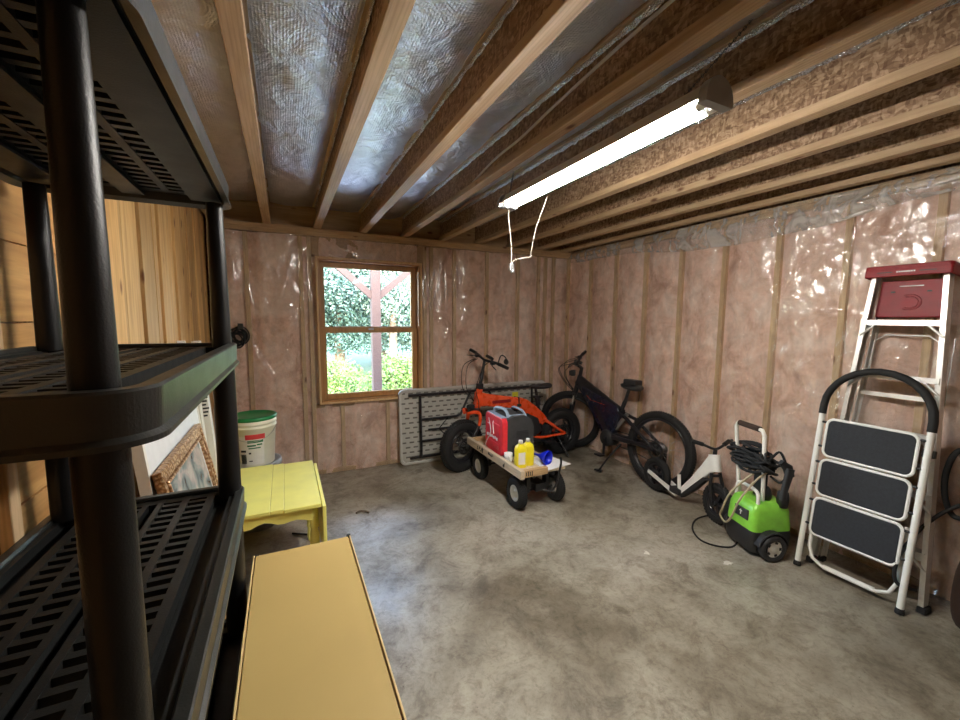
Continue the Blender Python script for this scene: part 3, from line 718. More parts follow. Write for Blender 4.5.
mb=MB(); mb.tube([(.150*math.cos(R(a)),.150*math.sin(R(a)),.29-.10*math.sin(R((a+180)))) for a in range(-180,1,15)],.002,6); mb.build('bail_handle',M['steel'],t)

# ================================================================ LEANING PICTURES
t=thing('blank_canvas','large white blank canvas leaning on plank wall behind the gilt frame','canvas',(-.40,2.2,0))
def quadslab(mb,x,y0,y1,z0,z1,th,lean):  # panel in the yz plane leaning towards -x by lean at the top
    rings=[]
    for y in (y0,y1):
        rings.append([(x,y,z0),(x+th,y,z0),(x+th-lean,y,z1),(x-lean,y,z1)])
    mb.loft(rings,sm=False)
mb=MB(); quadslab(mb,-.43,1.72,2.62,.62,1.40,.030,.08); mb.build('stretched_canvas',M['canvas'],t,W=True,bevel=.003)
for q0,q1 in ((1.70,1.72),(2.62,2.64)): mb=MB(); quadslab(mb,-.432,q0,q1,.61,1.41,.034,.08); mb.build('canvas_edge',M['cream'],t,W=True)
t=thing('framed_picture','ornate gilt-framed picture propped against the white canvas','picture frame',(-.36,2.1,0))
GX=-.40; 
def leanM(x,lean,z0,h): return TR(x,0,z0)@Matrix.Rotation(-math.atan2(lean,h),4,'Y')
GM=leanM(-.345,.09,.56,.45)
gy0,gy1,gh,fw_=1.70,2.45,.44,.075
def bar3(mb,a0,a1,b0,b1,th,M): mb.bb((0,a0,b0),(th,a1,b1),M)
mb=MB()
for i,(ins,wd,th) in enumerate(((0,.022,.030),(.022,.03,.022),(.052,.012,.030))):
    mb.bb((0,gy0+ins,ins),(th,gy1-ins,ins+wd),GM); mb.bb((0,gy0+ins,gh-ins-wd),(th,gy1-ins,gh-ins),GM)
    mb.bb((0,gy0+ins,ins+wd),(th,gy0+ins+wd,gh-ins-wd),GM); mb.bb((0,gy1-ins-wd,ins+wd),(th,gy1-ins,gh-ins-wd),GM)
mb.build('gilt_frame',M['gilt'],t,W=True,bevel=.004)
MB().bb((.002,gy0+.06,.06),(.010,gy1-.06,gh-.06),GM).build('picture',M['picture'],t,W=True)
mb=MB()
for ins in (.064,): 
    mb.bb((.01,gy0+ins,ins),(.013,gy1-ins,ins+.006),GM); mb.bb((.01,gy0+ins,gh-ins-.006),(.013,gy1-ins,gh-ins),GM); mb.bb((.01,gy0+ins,ins),(.013,gy0+ins+.006,gh-ins),GM); mb.bb((.01,gy1-ins-.006,ins),(.013,gy1-ins,gh-ins),GM)
mb.build('inner_lip',M['paper'],t,W=True)
# low ledge the pictures stand on
t=thing('storage_chest','brown wooden chest under the leaning pictures, behind the shelving unit','chest',(-.40,2.15,0))
MB().bb((-.53,1.66,.0),(-.30,2.22,.54)).build('chest_body',M['board'],t,W=True,bevel=.006)
MB().bb((-.54,1.65,.54),(-.29,2.225,.558)).build('lid',M['board'],t,W=True,bevel=.004)
for i,(y,x,h) in enumerate(((2.79,-.40,1.28),(2.87,-.37,1.40))):
    lb=('narrow white boxed board with dark slots, nearer of two leaning at the plank wall','narrow white boxed board with printed edge, farther of two leaning at the plank wall')[i]
    t=thing('boxed_board',lb,'board',(x,y,0),rot=(0,R(-4),0),group='white boxed boards at the plank wall')
    MB().bb((-.02,-.03,0),(.02,.03,h)).build('carton',M['cream'],t,bevel=.002)
    mb=MB()
    if i==0:
        for z in (.72,.92,1.12): MB().bb((-.01,-.0315,z),(.01,-.0295,z+.07)).build('dark_slot',M['label_black'],t)
        mb.bb((-.01,-.0315,.52),(.01,-.0295,.59))
    else:
        for k in range(16): mb.bb((-.012,-.0315,.95+k*.022),(.008+.006*(k%3),-.0295,.95+k*.022+.010))
    mb.build('printed_marks',M['label_black'],t)
t=thing('timber_offcut','loose brown timber board standing behind the white boxed boards','board',(-.47,2.72,0),rot=(0,R(-2),0))
MB().bb((-.012,-.05,0),(.012,.05,1.3)).build('board',M['board'],t,bevel=.002)

# coil of black cable on the back wall
t=thing('cable_coil','small tangled coil of black cable hung on the back wall behind shelf post','cable',(-.36,4.11,1.36))
mb=MB(); rr=random.Random(4)
for i in range(9):
    r=rr.uniform(.04,.075); c=Vector((rr.uniform(-.02,.02),rr.uniform(-.02,.02),rr.uniform(-.03,.03))); ph=rr.uniform(-.5,.5)
    mb.tube([c+Vector((r*math.cos(a)*math.cos(ph),r*math.cos(a)*math.sin(ph)*.5,r*1.1*math.sin(a))) for a in [i2*math.pi/9 for i2 in range(18)]],.006,6,closed=True)
mb.build('cable_loops',M['rubber'],t)
mb=MB(); mb.box((.02,-.02,.10),(.04,.03,.05)); mb.tube([(0,.04,.09),(0,-.03,.09),(0,-.035,.10)],.003,6); mb.build('hook',M['satin_black'],t)

# ================================================================ FOLDING TABLE
t=thing('folding_table','grey plastic folding table on its side against the back wall, legs folded','table',(1.045,4.07,0),rot=(R(-3.0),0,0))
TW,TH=1.83,.80
mb=MB(); Mx=Matrix.Rotation(R(90),4,'X')
mb.prism(rrect(.012,.012,TW-.012,TH-.012,.04),-.012,.012,Mx); mb.build('table_panel',M['table'],t)
mb=MB(); outs=[]
for ins,y in ((0,.018),(0,-.020),(.005,-.026),(.024,-.026),(.028,-.012),(.028,.012),(.02,.018)):
    outs.append([(x,y,z) for x,z in rrect(ins,ins,TW-ins,TH-ins,.06-ins*.5,6)])
n=len(outs[0]); vs=[p for o in outs for p in o]; fs=[]
for i in range(len(outs)):
    a=i*n; b_=((i+1)%len(outs))*n
    for j in range(n): k=(j+1)%n; fs.append((a+j,a+k,b_+k,b_+j))
mb.add(vs,fs); mb.build('rim',M['table_rim'],t)
for z in (.075,.735): MB().bb((.10,-.045,z-.014),(TW-.10,-.013,z+.014)).build('side_rail',M['black_metal'],t,bevel=.003)
for s in (0,1):
    def q(x): return x if not s else TW-x
    mb=MB(); mb.tube([(q(.22),-.05,.08),(q(.22),-.05,.73)],.014,12)
    for z in (.245,.475): mb.tube([(q(.22),-.05,z),(q(.62),-.05,z),(q(.68),-.05,z+(.02 if z>.4 else -.02)),(q(.80),-.05,.73 if z>.4 else .09)],.013,12)
    mb.tube([(q(.30),-.052,.36),(q(.80),-.052,.36)],.010,10); mb.tube([(q(.42),-.055,.36),(q(.53),-.055,.475)],.006,8); mb.tube([(q(.42),-.055,.36),(q(.53),-.055,.245)],.006,8)
    mb.build('leg_frame',M['black_metal'],t)
MB().bb((1.36,-.016,.60),(1.44,-.0125,.68)).build('warning_label',M['yellow_label'],t)

# ================================================================ BIKES
def wheel(parent,Mt,r,sec,rimw,spokes=28,knob=.006,disc=False,mag=0,hubr=.025,name='wheel',rimmat='black_metal'):
    """tyre with axis along local y"""
    W_=Mt@YAX
    mb=MB(); k=20
    mb.lathe([(r-sec+sec*math.cos(a),sec*.95*math.sin(a)) for a in [2*math.pi*i/k for i in range(k)]],64,W_,closed=True)
    if knob:
        nk=int(2*math.pi*r/.026)
        for i in range(nk):
            a=2*math.pi*i/nk
            for j,off in enumerate((-.62,-.2,.2,.62)):
                aa=a+(math.pi/nk if j%2 else 0); rad=r-sec+sec*math.cos(off*1.25)+knob*.3; y=sec*math.sin(off*1.25)
                mb.box((0,0,0),(knob*1.6,.012,sec*.28),W_@Matrix.Rotation(aa,4,'Z')@TR(rad,0,y)@Matrix.Rotation(-off*1.25,4,'Y'))
    wo=mb.build(name,M['rubber'],parent)
    ri=r-2*sec
    mb=MB(); mb.lathe([(ri+.012,-rimw),(ri+.012,rimw),(ri-.004,rimw),(ri-.014,rimw*.6),(ri-.014,-rimw*.6),(ri-.004,-rimw)],64,W_,closed=True); mb.build('rim',M[rimmat],wo)
    mb=MB()
    if mag:
        for i in range(mag):
            a=2*math.pi*i/mag; mb.loft([[(x*s,y,z) for x,y in ((.012,-.012),(.012,.012),(-.012,.012),(-.012,-.012))] for z,s in ((0,1.4),(ri-.005,.8))],M=W_@Matrix.Rotation(a,4,'Z')@Matrix.Rotation(R(90),4,'Y'),sm=False)
    else:
        for i in range(spokes):
            a=2*math.pi*i/spokes; b_=a+(.5 if i%2 else -.5); side=hubr*.9*(1 if i%2 else -1)
            mb.tube([(hubr*math.cos(b_),hubr*math.sin(b_),side),(ri*math.cos(a),ri*math.sin(a),0)],.0013,5,M=W_)
    mb.build('spokes',M['black_metal'] if mag else M['steel'],wo)
    mb=MB(); mb.lathe([(0,-.055),(.010,-.055),(.012,-.04),(hubr,-.034),(hubr*.8,-.02),(hubr*.8,.02),(hubr,.034),(.012,.04),(.010,.055),(0,.055)],20,W_)
    mb.build('hub',M['satin_black'],wo)
    if disc:
        mb=MB(); mb.lathe([(.06,.044),(.085,.044),(.085,.047),(.06,.047)],32,W_,closed=True)
        for i in range(6): mb.box((.04,0,.0455),(.05,.008,.002),W_@Matrix.Rotation(i*math.pi/3,4,'Z'))
        mb.build('brake_disc',M['disc'],wo)
    return wo
def steer(top,bot,ang):
    a=(Vector(top)-Vector(bot)).normalized()
    return TR(*bot)@Matrix.Rotation(ang,4,a)@TR(*[-c for c in bot])
def saddle(parent,x,z,ln=.27,wd=.15,up=0,mat='satin_black'):
    rings=[]; n=12
    for i in range(13):
        f=i/12; xx=x-ln*.5+ln*f
        wv_=wd*(.62+.5*math.sin(min(1,f*2.2)*math.pi*.5) if f<.3 else 1.12*(1-((f-.3)/.7))**.8*.78+.24); 
        h=.065*(1-.35*f); zz=z+up*(f-.5)-.012*math.sin(f*math.pi)
        if i in (0,12): wv_*=.5; h*=.4
        rings.append([(xx,wv_*.5*math.cos(2*math.pi*j/n),zz+h*.5*math.sin(2*math.pi*j/n)*(1 if math.sin(2*math.pi*j/n)>0 else 1.1)) for j in range(n)])
    mb=MB(); mb.loft(rings); return mb.build('saddle',M[mat],parent,subd=1)
def cranks(parent,x,z,ang,ln=.165,chain=.085):
    mb=MB(); mb.cyl((x,-.07,z),(x,.07,z),.018)
    for s in (-1,1):
        a=ang if s>0 else ang+math.pi; ex,ez=x+ln*math.cos(a),z+ln*math.sin(a)
        mb.loft([[(x+p*.0,s*.07,z+.0)]*1 for p in (0,)] if False else [[(cx+dx*w_,s*(.072+.01),cz+dz*w_) for dx,dz in ((-math.sin(a),math.cos(a)),(math.sin(a),-math.cos(a)))]+[(cx-dx*w_,s*.072,cz-dz*w_) for dx,dz in ((-math.sin(a),math.cos(a)),(math.sin(a),-math.cos(a)))] for cx,cz,w_ in ((x,z,.016),(ex,ez,.011))],sm=False)
    c=mb.build('crank',M['black_metal'],parent)
    mb=MB(); mb.lathe([(chain-.02,.055),(chain,.055),(chain,.059),(chain-.02,.059)],40,TR(x,0,z)@Matrix.Rotation(R(90),4,'X'),closed=True)
    for i in range(5): mb.box((chain*.5,0,.057),(chain,.014,.003),TR(x,0,z)@Matrix.Rotation(R(90),4,'X')@Matrix.Rotation(i*1.2566,4,'Z'))
    mb.build('chainring',M['black_metal'],parent)
    for s in (-1,1):
        a=ang if s>0 else ang+math.pi; ex,ez=x+ln*math.cos(a),z+ln*math.sin(a)
        mb=MB(); mb.cyl((ex,s*.075,ez),(ex,s*.10,ez),.007)
        mb.box((ex,s*.135,ez),(.085,.07,.016)); mb.build('pedal',M['black_metal'],parent,bevel=.004)

# ---- black mountain e-bike along the right wall
bk=thing('mountain_bike','black full-suspension electric mountain bike leaning along the pink wall','bicycle',(3.045,2.545,0),rot=(R(3.5),0,R(92.2)))
wheel(bk,TR(0,0,.352),.352,.034,.022,32,.006,True,hubr=.05)
ST=steer((1.12,0,.90),(1.18,0,.70),R(42))
wheel(bk,ST@TR(1.245,0,.352),.352,.034,.022,32,.006,True)
mb=MB(); mb.beam([(1.15,.84,.10,.055),(1.00,.74,.13,.06),(.80,.58,.15,.07),(.66,.42,.15,.07),(.60,.33,.12,.07)]); mb.build('down_tube',M['black_metal'],bk)
mb=MB(); mb.beam([(1.12,.865,.08,.05),(.90,.775,.085,.05),(.66,.68,.075,.048),(.45,.61,.06,.045)]); mb.build('top_tube',M['black_metal'],bk)
mb=MB(); mb.prism([(1.07,.80),(.80,.735),(.50,.655),(.475,.58),(.50,.45),(.56,.34),(.66,.31),(.74,.40),(.86,.52),(1.04,.71)],-.034,.034,Matrix.Rotation(R(90),4,'X')); ba=mb.build('battery',M['navy'],bk,bevel=.014,seg=3)
mb=MB(); mb.tube([(.95,.037,.70),(.88,.037,.66),(.68,.037,.645)],.0022,6); mb.build('orange_stripe',M['orange'],ba)
mb=MB(); mb.tube([(.60,0,.31),(.53,0,.47),(.47,0,.64),(.44,0,.72)],.021,14); mb.build('seat_tube',M['black_metal'],bk)
mb=MB(); mb.tube([(.45,0,.68),(.40,0,.86)],.0155,14); mb.build('seat_post',M['black_metal'],bk)
mb=MB(); mb.lathe([(0,-.065),(.075,-.065),(.085,-.05),(.085,.05),(.075,.065),(0,.065)],28,TR(.60,0,.31)@YAX); mb.build('motor',M['satin_black'],bk)
mb=MB()
for s in (-1,1):
    mb.tube([(.56,s*.03,.34),(.40,s*.055,.345),(.18,s*.065,.36),(0,s*.065,.352)],[.028,.024,.020,.018],10)
    mb.tube([(.48,s*.03,.60),(.34,s*.055,.56),(.16,s*.065,.45),(0,s*.062,.352)],[.017,.018,.016,.015],10)
mb.build('swingarm',M['black_metal'],bk)
mb=MB(); mb.tube([(.53,0,.42),(.40,0,.60)],.02,12); mb.build('rear_shock',M['steel'],bk)
mb=MB()
mb.tube([(1.12,0,.90),(1.18,0,.70)],.027,16,M=ST)
mb.beam([(1.185,.66,.05,.17),(1.178,.70,.06,.16)],M=ST)
fk=mb.build('fork_crown',M['black_metal'],bk)
for s in (-1,1):
    mb=MB(); mb.tube([(1.185,s*.068,.68),(1.222,s*.068,.53)],.0165,12,M=ST); mb.build('stanchion',M['chrome'],fk)
    mb=MB(); mb.tube([(1.210,s*.068,.565),(1.235,s*.068,.44),(1.248,s*.062,.345)],[.025,.022,.017],12,M=ST); mb.build('fork_leg',M['black_metal'],fk)
mb=MB(); mb.tube([(1.12,0,.90),(1.10,0,1.00)],.02,14,M=ST); mb.tube([(1.102,0,.99),(1.15,0,1.03)],.018,12,M=ST); mb.build('stem',M['black_metal'],bk)
mb=MB(); mb.tube([(1.09,-.25,1.125),(1.12,-.18,1.11),(1.15,-.06,1.04),(1.155,0,1.035),(1.15,.06,1.04),(1.12,.18,1.11),(1.09,.26,1.125)],.0155,12,M=ST,smooth_path=4); hb=mb.build('handlebar',M['black_metal'],bk)
for s in (-1,1):
    mb=MB(); mb.tube([(1.117,s*.175,1.105),(1.09,s*.258,1.126)],.018,12,M=ST); mb.build('grip',M['rubber'],hb)
    mb=MB(); mb.tube([(1.13,s*.16,1.09),(1.19,s*.17,1.08),(1.21,s*.25,1.065)],.006,8,M=ST,smooth_path=4); mb.box((1.14,s*.15,1.085),(.05,.03,.035),ST); mb.build('brake_lever',M['black_metal'],hb)
mb=MB(); mb.box((1.13,.05,1.075),(.09,.07,.020),ST,ry=-.4); mb.build('display',M['satin_black'],hb,bevel=.004)
mb=MB(); mb.box((1.20,0,.93),(.05,.06,.06),ST); mb.cyl(tuple(ST@Vector((1.22,0,.93))),tuple(ST@Vector((1.24,0,.93))),.028); mb.build('headlight',M['satin_black'],bk,bevel=.006)
mb=MB()
for k,(sy,dx,dz) in enumerate(((.15,.16,.0),(-.15,.13,.0),(.12,.10,-.05),(-.08,.18,-.03))):
    mb.tube([(1.15,sy,1.08),(1.18+dx,sy*.8,1.02+dz),(1.20+dx*.6,sy*.3,.84),(1.20,sy*.2,.72)],.0035,6,M=ST,smooth_path=6)
mb.build('brake_hose',M['rubber'],bk)
saddle(bk,.38,.885,.26,.16)
mb=MB(); mb.bb((.29,-.055,.895),(.44,.055,.955)); mb.build('saddle_bag',M['satin_black'],bk,bevel=.012)
mb=MB(); mb.tube([(.28,0,.91),(.25,.02,.86),(.25,.03,.76)],.003,6,smooth_path=4); mb.build('strap',M['satin_black'],bk)
cranks(bk,.60,.31,R(-92),.17,.075)
mb=MB(); mb.lathe([(.03,-.028),(.05,-.026),(.056,-.01),(.04,.01),(.03,.01)],28,TR(0,-.03,.352)@YAX,closed=True); mb.build('cassette',M['disc'],bk)
mb=MB(); mb.box((-.02,-.06,.26),(.035,.02,.12)); mb.box((.02,-.06,.20),(.05,.018,.03)); mb.build('derailleur',M['satin_black'],bk,bevel=.004)
mb=MB(); mb.tube([(.60,-.058,.385),(.3,-.055,.39),(0,-.05,.408)],.0045,6); mb.tube([(.60,-.058,.235),(.3,-.055,.23),(.03,-.055,.19)],.0045,6); mb.build('chain',M['satin_black'],bk)
mb=MB(); mb.tube([(.40,.05,.30),(.46,.15,.15),(.50,.22,.012)],[.011,.009,.009],10); mb.box((.505,.225,.016),(.07,.03,.014),rz=.4); mb.build('kickstand',M['black_metal'],bk)
mb=MB()
rr_=.385
rings=[]
for i in range(17):
    a=R(55+i*7); rings.append([( (rr_+d)*math.cos(a), w_, .352+(rr_+d)*math.sin(a)) for d,w_ in ((0,-.035),(.012,0),(0,.035),(-.006,.034),(.005,0),(-.006,-.034))])
# ---- orange folding fat bike
ob=thing('folding_bike','orange folding fat-tyre electric bike leaning on the folding table','bicycle',(2.84,3.70,0),rot=(R(3.5),0,R(180)))
ob.scale=(.975,.975,.975)
mb=MB(); mb.tube([(.10,.07,.24),(.07,.15,.10),(.05,.21,.022)],[.010,.009,.010],10); mb.build('kickstand',M['black_metal'],ob)
wheel(ob,TR(0,0,.268),.268,.056,.036,24,.007,True,hubr=.06)
ST=steer((1.06,0,.83),(1.09,0,.62),R(17))
wheel(ob,ST@TR(1.30,0,.268),.268,.057,.036,24,.007,True)
mb=MB(); mb.beam([(1.11,.735,.16,.075),(1.03,.722,.150,.085),(.98,.715,.135,.09),(.64,.655,.130,.09),(.60,.645,.145,.095)],e=.4); mb.build('front_tube',M['orange'],ob)
mb=MB(); mb.beam([(.595,.645,.145,.095),(.52,.62,.15,.09),(.42,.55,.15,.08),(.30,.46,.125,.07),(.24,.41,.10,.06)],e=.4); mb.build('rear_tube',M['orange'],ob)
mb=MB(); mb.bb((.592,-.052,.57),(.604,.052,.72)); mb.box((.60,.055,.63),(.05,.012,.03)); mb.build('hinge',M['satin_black'],ob,bevel=.002)
mb=MB(); mb.tube([(1.055,0,.835),(1.092,0,.62)],.034,18); mb.build('head_tube',M['orange'],ob)
mb=MB(); mb.prism(rrect(.70,.672,.93,.705,.014,3),.0445,.0475,Matrix.Rotation(R(90),4,'X')@Matrix.Scale(-1,4,(0,0,1))) ; mb.build('frame_panel',M['red_plastic'],ob)
mb=MB()
for s in (-1,1):
    mb.tube([(.27,s*.045,.44),(.16,s*.085,.36),(.05,s*.085,.285),(0,s*.085,.262)],[.022,.018,.015,.014],10)
    mb.tube([(.42,s*.045,.245),(.30,s*.085,.245),(.15,s*.088,.25),(0,s*.088,.258)],[.018,.016,.015,.015],10)
mb.build('rear_triangle',M['orange'],ob)
mb=MB(); mb.tube([(.33,0,.70),(.31,0,.60)],.030,14); mb.tube([(.345,0,.79),(.315,0,.62),(.245,0,.22)],.0165,14); mb.build('seat_post',M['black_metal'],ob)
mb=MB(); mb.box((.34,.0,.70),(.07,.05,.03)); mb.cyl((.32,-.04,.70),(.32,.05,.70),.010); mb.build('seat_clamp',M['black_metal'],ob,bevel=.004)
mb=MB(); mb.beam([(.52,.50,.10,.10),(.42,.40,.20,.11),(.36,.28,.16,.10)],e=.4); mb.build('motor_case',M['satin_black'],ob)
saddle(ob,.285,.825,.29,.20)
cranks(ob,.42,.235,R(-165),.15,.075)
mb=MB(); mb.beam([(1.09,.62,.05,.10),(1.16,.61,.05,.18)],M=ST); fk=mb.build('fork_crown',M['black_metal'],ob)
for s in (-1,1):
    mb=MB(); mb.tube([(1.24,s*.03,.60),(1.20,s*.085,.62),(1.14,s*.095,.59),(1.14,s*.098,.50),(1.18,s*.098,.42)],[.017,.020,.020,.017,.015],12,M=ST,smooth_path=5); mb.build('fork_arch',M['orange'],fk)
    mb=MB(); mb.tube([(1.16,s*.098,.47),(1.24,s*.095,.34),(1.30,s*.09,.268)],[.022,.020,.016],12,M=ST); mb.build('fork_leg',M['black_metal'],fk)
mb=MB(); mb.box((1.17,0,.66),(.05,.05,.05),ST); mb.cyl(tuple(ST@Vector((1.19,0,.66))),tuple(ST@Vector((1.215,0,.66))),.028); mb.build('headlight',M['satin_black'],ob,bevel=.006)
mb=MB(); mb.tube([(1.06,0,.83),(.985,0,1.14)],[.020,.015],14,M=ST); mb.box((1.052,0,.865),(.06,.05,.06),ST); mb.build('stem',M['black_metal'],ob)
BT_=TR(.985,0,1.15)@Matrix.Rotation(R(16),4,'X').inverted()@TR(-.985,0,-1.15)
STB=ST@BT_
mb=MB(); mb.tube([(.93,-.30,1.155),(.96,-.15,1.16),(.985,0,1.145),(.96,.15,1.16),(.93,.30,1.155)],.0145,12,M=STB,smooth_path=4); hb=mb.build('handlebar',M['black_metal'],ob)
for s in (-1,1):
    mb=MB(); mb.tube([(.952,s*.18,1.16),(.93,s*.305,1.155)],.018,12,M=STB); mb.build('grip',M['rubber'],hb)
    mb=MB(); mb.tube([(.965,s*.13,1.155),(1.02,s*.15,1.145),(1.03,s*.24,1.12)],.0055,8,M=STB,smooth_path=4); mb.box((.98,s*.125,1.15),(.05,.03,.03),STB); mb.build('brake_lever',M['black_metal'],hb)
mb=MB(); mb.box((.97,.055,1.19),(.06,.08,.03),STB,ry=-.5); mb.build('display',M['satin_black'],hb,bevel=.006)
mb=MB(); mb.tube([(.95,.17,1.16),(.94,.18,1.25),(.95,.24,1.265),(.94,.27,1.24)],.006,8,M=STB,smooth_path=5); mb.ball((.94,.27,1.215),.034,STB,sc=(.45,1,.9)); mb.build('mirror',M['satin_black'],hb)
mb=MB()
for sy,dx in ((-.15,.17),(-.12,.13),(.12,.10)):
    mb.tube([(.98,sy,1.15),(1.0+dx,sy*.9,1.08),(1.06+dx,sy*.5,.86),(1.10,sy*.3,.70),(1.11,sy*.3,.60)],.004,6,M=ST,smooth_path=6)
mb.build('brake_hose',M['rubber'],ob)
mb=MB(); mb.lathe([(.03,-.02),(.045,-.02),(.045,.0),(.03,.0)],24,TR(0,.05,.262)@YAX,closed=True); mb.box((-.01,.075,.19),(.03,.02,.10)); mb.build('derailleur',M['satin_black'],ob)

# ---- white balance bike
wbk=thing('balance_bike','small white electric balance bike with black wheels beside the mountain bike','balance bike',(2.985,2.50,0),rot=(R(-5),0,R(-96)))
wheel(wbk,TR(0,0,.150),.150,.030,.018,0,.003,mag=5,hubr=.045)
ST=steer((.545,0,.50),(.57,0,.38),R(-12))
wheel(wbk,ST@TR(.625,0,.150),.150,.030,.018,0,.003,mag=5,hubr=.02)
mb=MB()
for s in (-1,1): mb.beam([(-.055,.165,.034,.014,s*.05),(.10,.125,.034,.014,s*.048),(.27,.075,.04,.02,s*.035)],e=.4)
mb.beam([(.24,.085,.06,.06),(.30,.11,.065,.05),(.40,.24,.07,.048),(.49,.37,.09,.048),(.555,.455,.12,.052)],e=.4)
mb.beam([(.54,.505,.08,.055),(.572,.38,.08,.055)],e=.5); fr_=mb.build('frame',M['white_paint'],wbk)
mb=MB(); mb.beam([(.30,.075,.03,.055),(.42,.205,.045,.052),(.50,.30,.035,.05)],e=.4); mb.build('battery',M['satin_black'],fr_)
mb=MB()
for i in range(6): mb.box((.40+i*.013,.0235,.255+i*.0165),(.010,.002,.012),ry=-R(51))
mb.build('frame_lettering',M['label_black'],fr_)
mb=MB(); mb.tube([(.262,0,.10),(.240,0,.235)],.014,12); mb.build('seat_post',M['white_paint'],wbk)
mb=MB(); mb.box((.25,0,.10),(.11,.10,.05)); mb.build('foot_deck',M['satin_black'],wbk,bevel=.01)
mb=MB()
for s in (-1,1): mb.tube([(.573,s*.035,.37),(.588,s*.05,.29),(.625,s*.045,.15)],.013,10,M=ST)
mb.beam([(.573,.36,.03,.10),(.577,.34,.03,.10)],M=ST); mb.build('fork',M['black_metal'],wbk)
mb=MB(); mb.tube([(.545,0,.50),(.545,0,.55)],.016,12,M=ST); mb.tube([(.49,-.15,.595),(.53,-.08,.575),(.545,0,.55),(.53,.08,.575),(.47,.20,.60)],.011,10,M=ST,smooth_path=4); hb=mb.build('handlebar',M['black_metal'],wbk)
for s in (-1,1):
    mb=MB(); mb.tube([(.525,s*.09,.58),(.485,s*.16,.596)],.016,12,M=ST); mb.build('grip',M['rubber'],hb)

# ================================================================ WAGON
wg=thing('garden_wagon','wooden-decked cart with four black tyres on silver rims','cart',(1.85,3.08,0))
WXa,WXb,WYa,WYb,WZ=1.63,2.06,2.60,3.60,.325
mb=MB()
for i in range(4): mb.bb((WXa+i*.108,WYa+.02,WZ-.020),(WXa+i*.108+.105,WYb,WZ))
mb.build('deck',M['wagon_wood'],wg,W=True,bevel=.002)
mb=MB(); mb.bb((WXa-.02,WYa-.01,.295),(WXa+.018,WYb+.02,.362)); mb.build('side_rail',M['wagon_wood'],wg,W=True,bevel=.003)
mb=MB()
rr=random.Random(2)
for y0 in (3.36,3.31,3.27,3.13,3.08,2.86):
    for k in range(3):
        mb.box((WXa-.0205,y0+rr.uniform(-.015,.015),.33+rr.uniform(-.014,.014)),(.002,rr.uniform(.006,.03),rr.uniform(.005,.026)),rx=rr.uniform(-.6,.6))
mb.build('side_lettering',M['label_black'],wg,W=True)
mb=MB(); mb.bb((WXa+.019,WYa-.01,.305),(WXa+.235,WYa+.028,.362)); mb.build('end_rail',M['wagon_wood_x'],wg,W=True,bevel=.003)
mb=MB()
for k in range(4): mb.box((WXa+.03+k*.018,WYa-.011,.334),(.008,.002,.03+.008*(k%2)))
mb.build('end_lettering',M['label_black'],wg,W=True)
mb=MB(); mb.bb((WXa+.02,WYb-.04,.305),(WXb,WYb,.362)); mb.build('end_rail',M['wagon_wood_x'],wg,W=True,bevel=.003)
mb=MB(); mb.bb((1.74,2.63,.27),(1.77,3.55,.30)); mb.bb((1.93,2.63,.27),(1.96,3.55,.30))
for y in (2.735,3.42): mb.tube([(1.665,y,.128),(2.03,y,.128)],.010,10); mb.bb((1.74,y-.03,.12),(1.77,y+.03,.28)); mb.bb((1.93,y-.03,.12),(1.96,y+.03,.28))
mb.bb((1.80,2.66,.14),(1.90,2.80,.20)); mb.build('chassis',M['black_metal'],wg,W=True)
mb=MB(); mb.tube([(1.85,2.68,.15),(1.93,2.60,.16),(1.985,2.585,.36),(1.99,2.60,.42)],.009,10,smooth_path=5); mb.build('pull_handle',M['black_metal'],wg,W=True)
for x,y in ((1.665,2.735),(2.035,2.735),(1.665,3.42),(2.035,3.42)):
    s=-1 if x<1.8 else 1; Wm=TR(x-1.85,y-3.08,.128)@XAX
    mb=MB(); k=16; mb.lathe([(.093+.035*math.cos(a),.038*math.sin(a)) for a in [2*math.pi*i/k for i in range(k)]],48,Wm,closed=True)
    for i in range(44):
        a=2*math.pi*i/44
        for off in (-.6,0,.6): mb.box((0,0,0),(.006,.009,.016),Wm@Matrix.Rotation(a+(.07 if off==0 else 0),4,'Z')@TR(.093+.036*math.cos(off),0,.038*math.sin(off))@Matrix.Rotation(-off,4,'Y'))
    wh=mb.build('wheel',M['rubber'],wg)
    mb=MB(); mb.lathe([(0,.0),(.018,.028*s),(.022,.02*s),(.03,.006*s),(.052,.010*s),(.060,.028*s),(.066,.026*s),(.066,-.026*s),(0,-.02*s)],32,Wm); mb.build('rim',M['alu'],wh)

# things on the wagon
gn=thing('portable_generator','red and black portable generator with grey-blue handle on the cart','generator',(1.85,3.165,WZ),rot=(0,0,R(-3)))
gn.scale=(1,1,.93); gy=.185
mb=MB(); rings=[]
prof=[(-.125,.012),(.125,.012),(.135,.03),(.135,.29),(.11,.36),(.05,.395),(-.06,.395),(-.125,.375)]
mb.loft([[(x,y*sc_,z) for x,z in prof] for y,sc_ in ((-gy,1),(gy,1))],sm=False); mb.build('generator_body',M['dark_grey'],gn,bevel=.012)
mb=MB(); pp=rrect(-gy,.015,gy,.385,.06,6); mb.prism(pp,-.175,-.12,Matrix(((0,0,1,0),(1,0,0,0),(0,1,0,0),(0,0,0,1)))); pn=mb.build('front_panel',M['gen_red'],gn,bevel=.008)
mb=MB(); mb.prism(rrect(-.13,.20,.02,.31,.02,3),-.180,-.174,Matrix(((0,0,1,0),(1,0,0,0),(0,1,0,0),(0,0,0,1)))); mb.prism(rrect(-.14,.06,.14,.12,.02,3),-.180,-.174,Matrix(((0,0,1,0),(1,0,0,0),(0,1,0,0),(0,0,0,1)))); mb.build('raised_panel',M['gen_red'],pn,bevel=.003)
mb=MB()
for i in range(7): mb.box((-.1765,.13-i*.034,.16+.006*(i%2)),(.003,.022,.026))
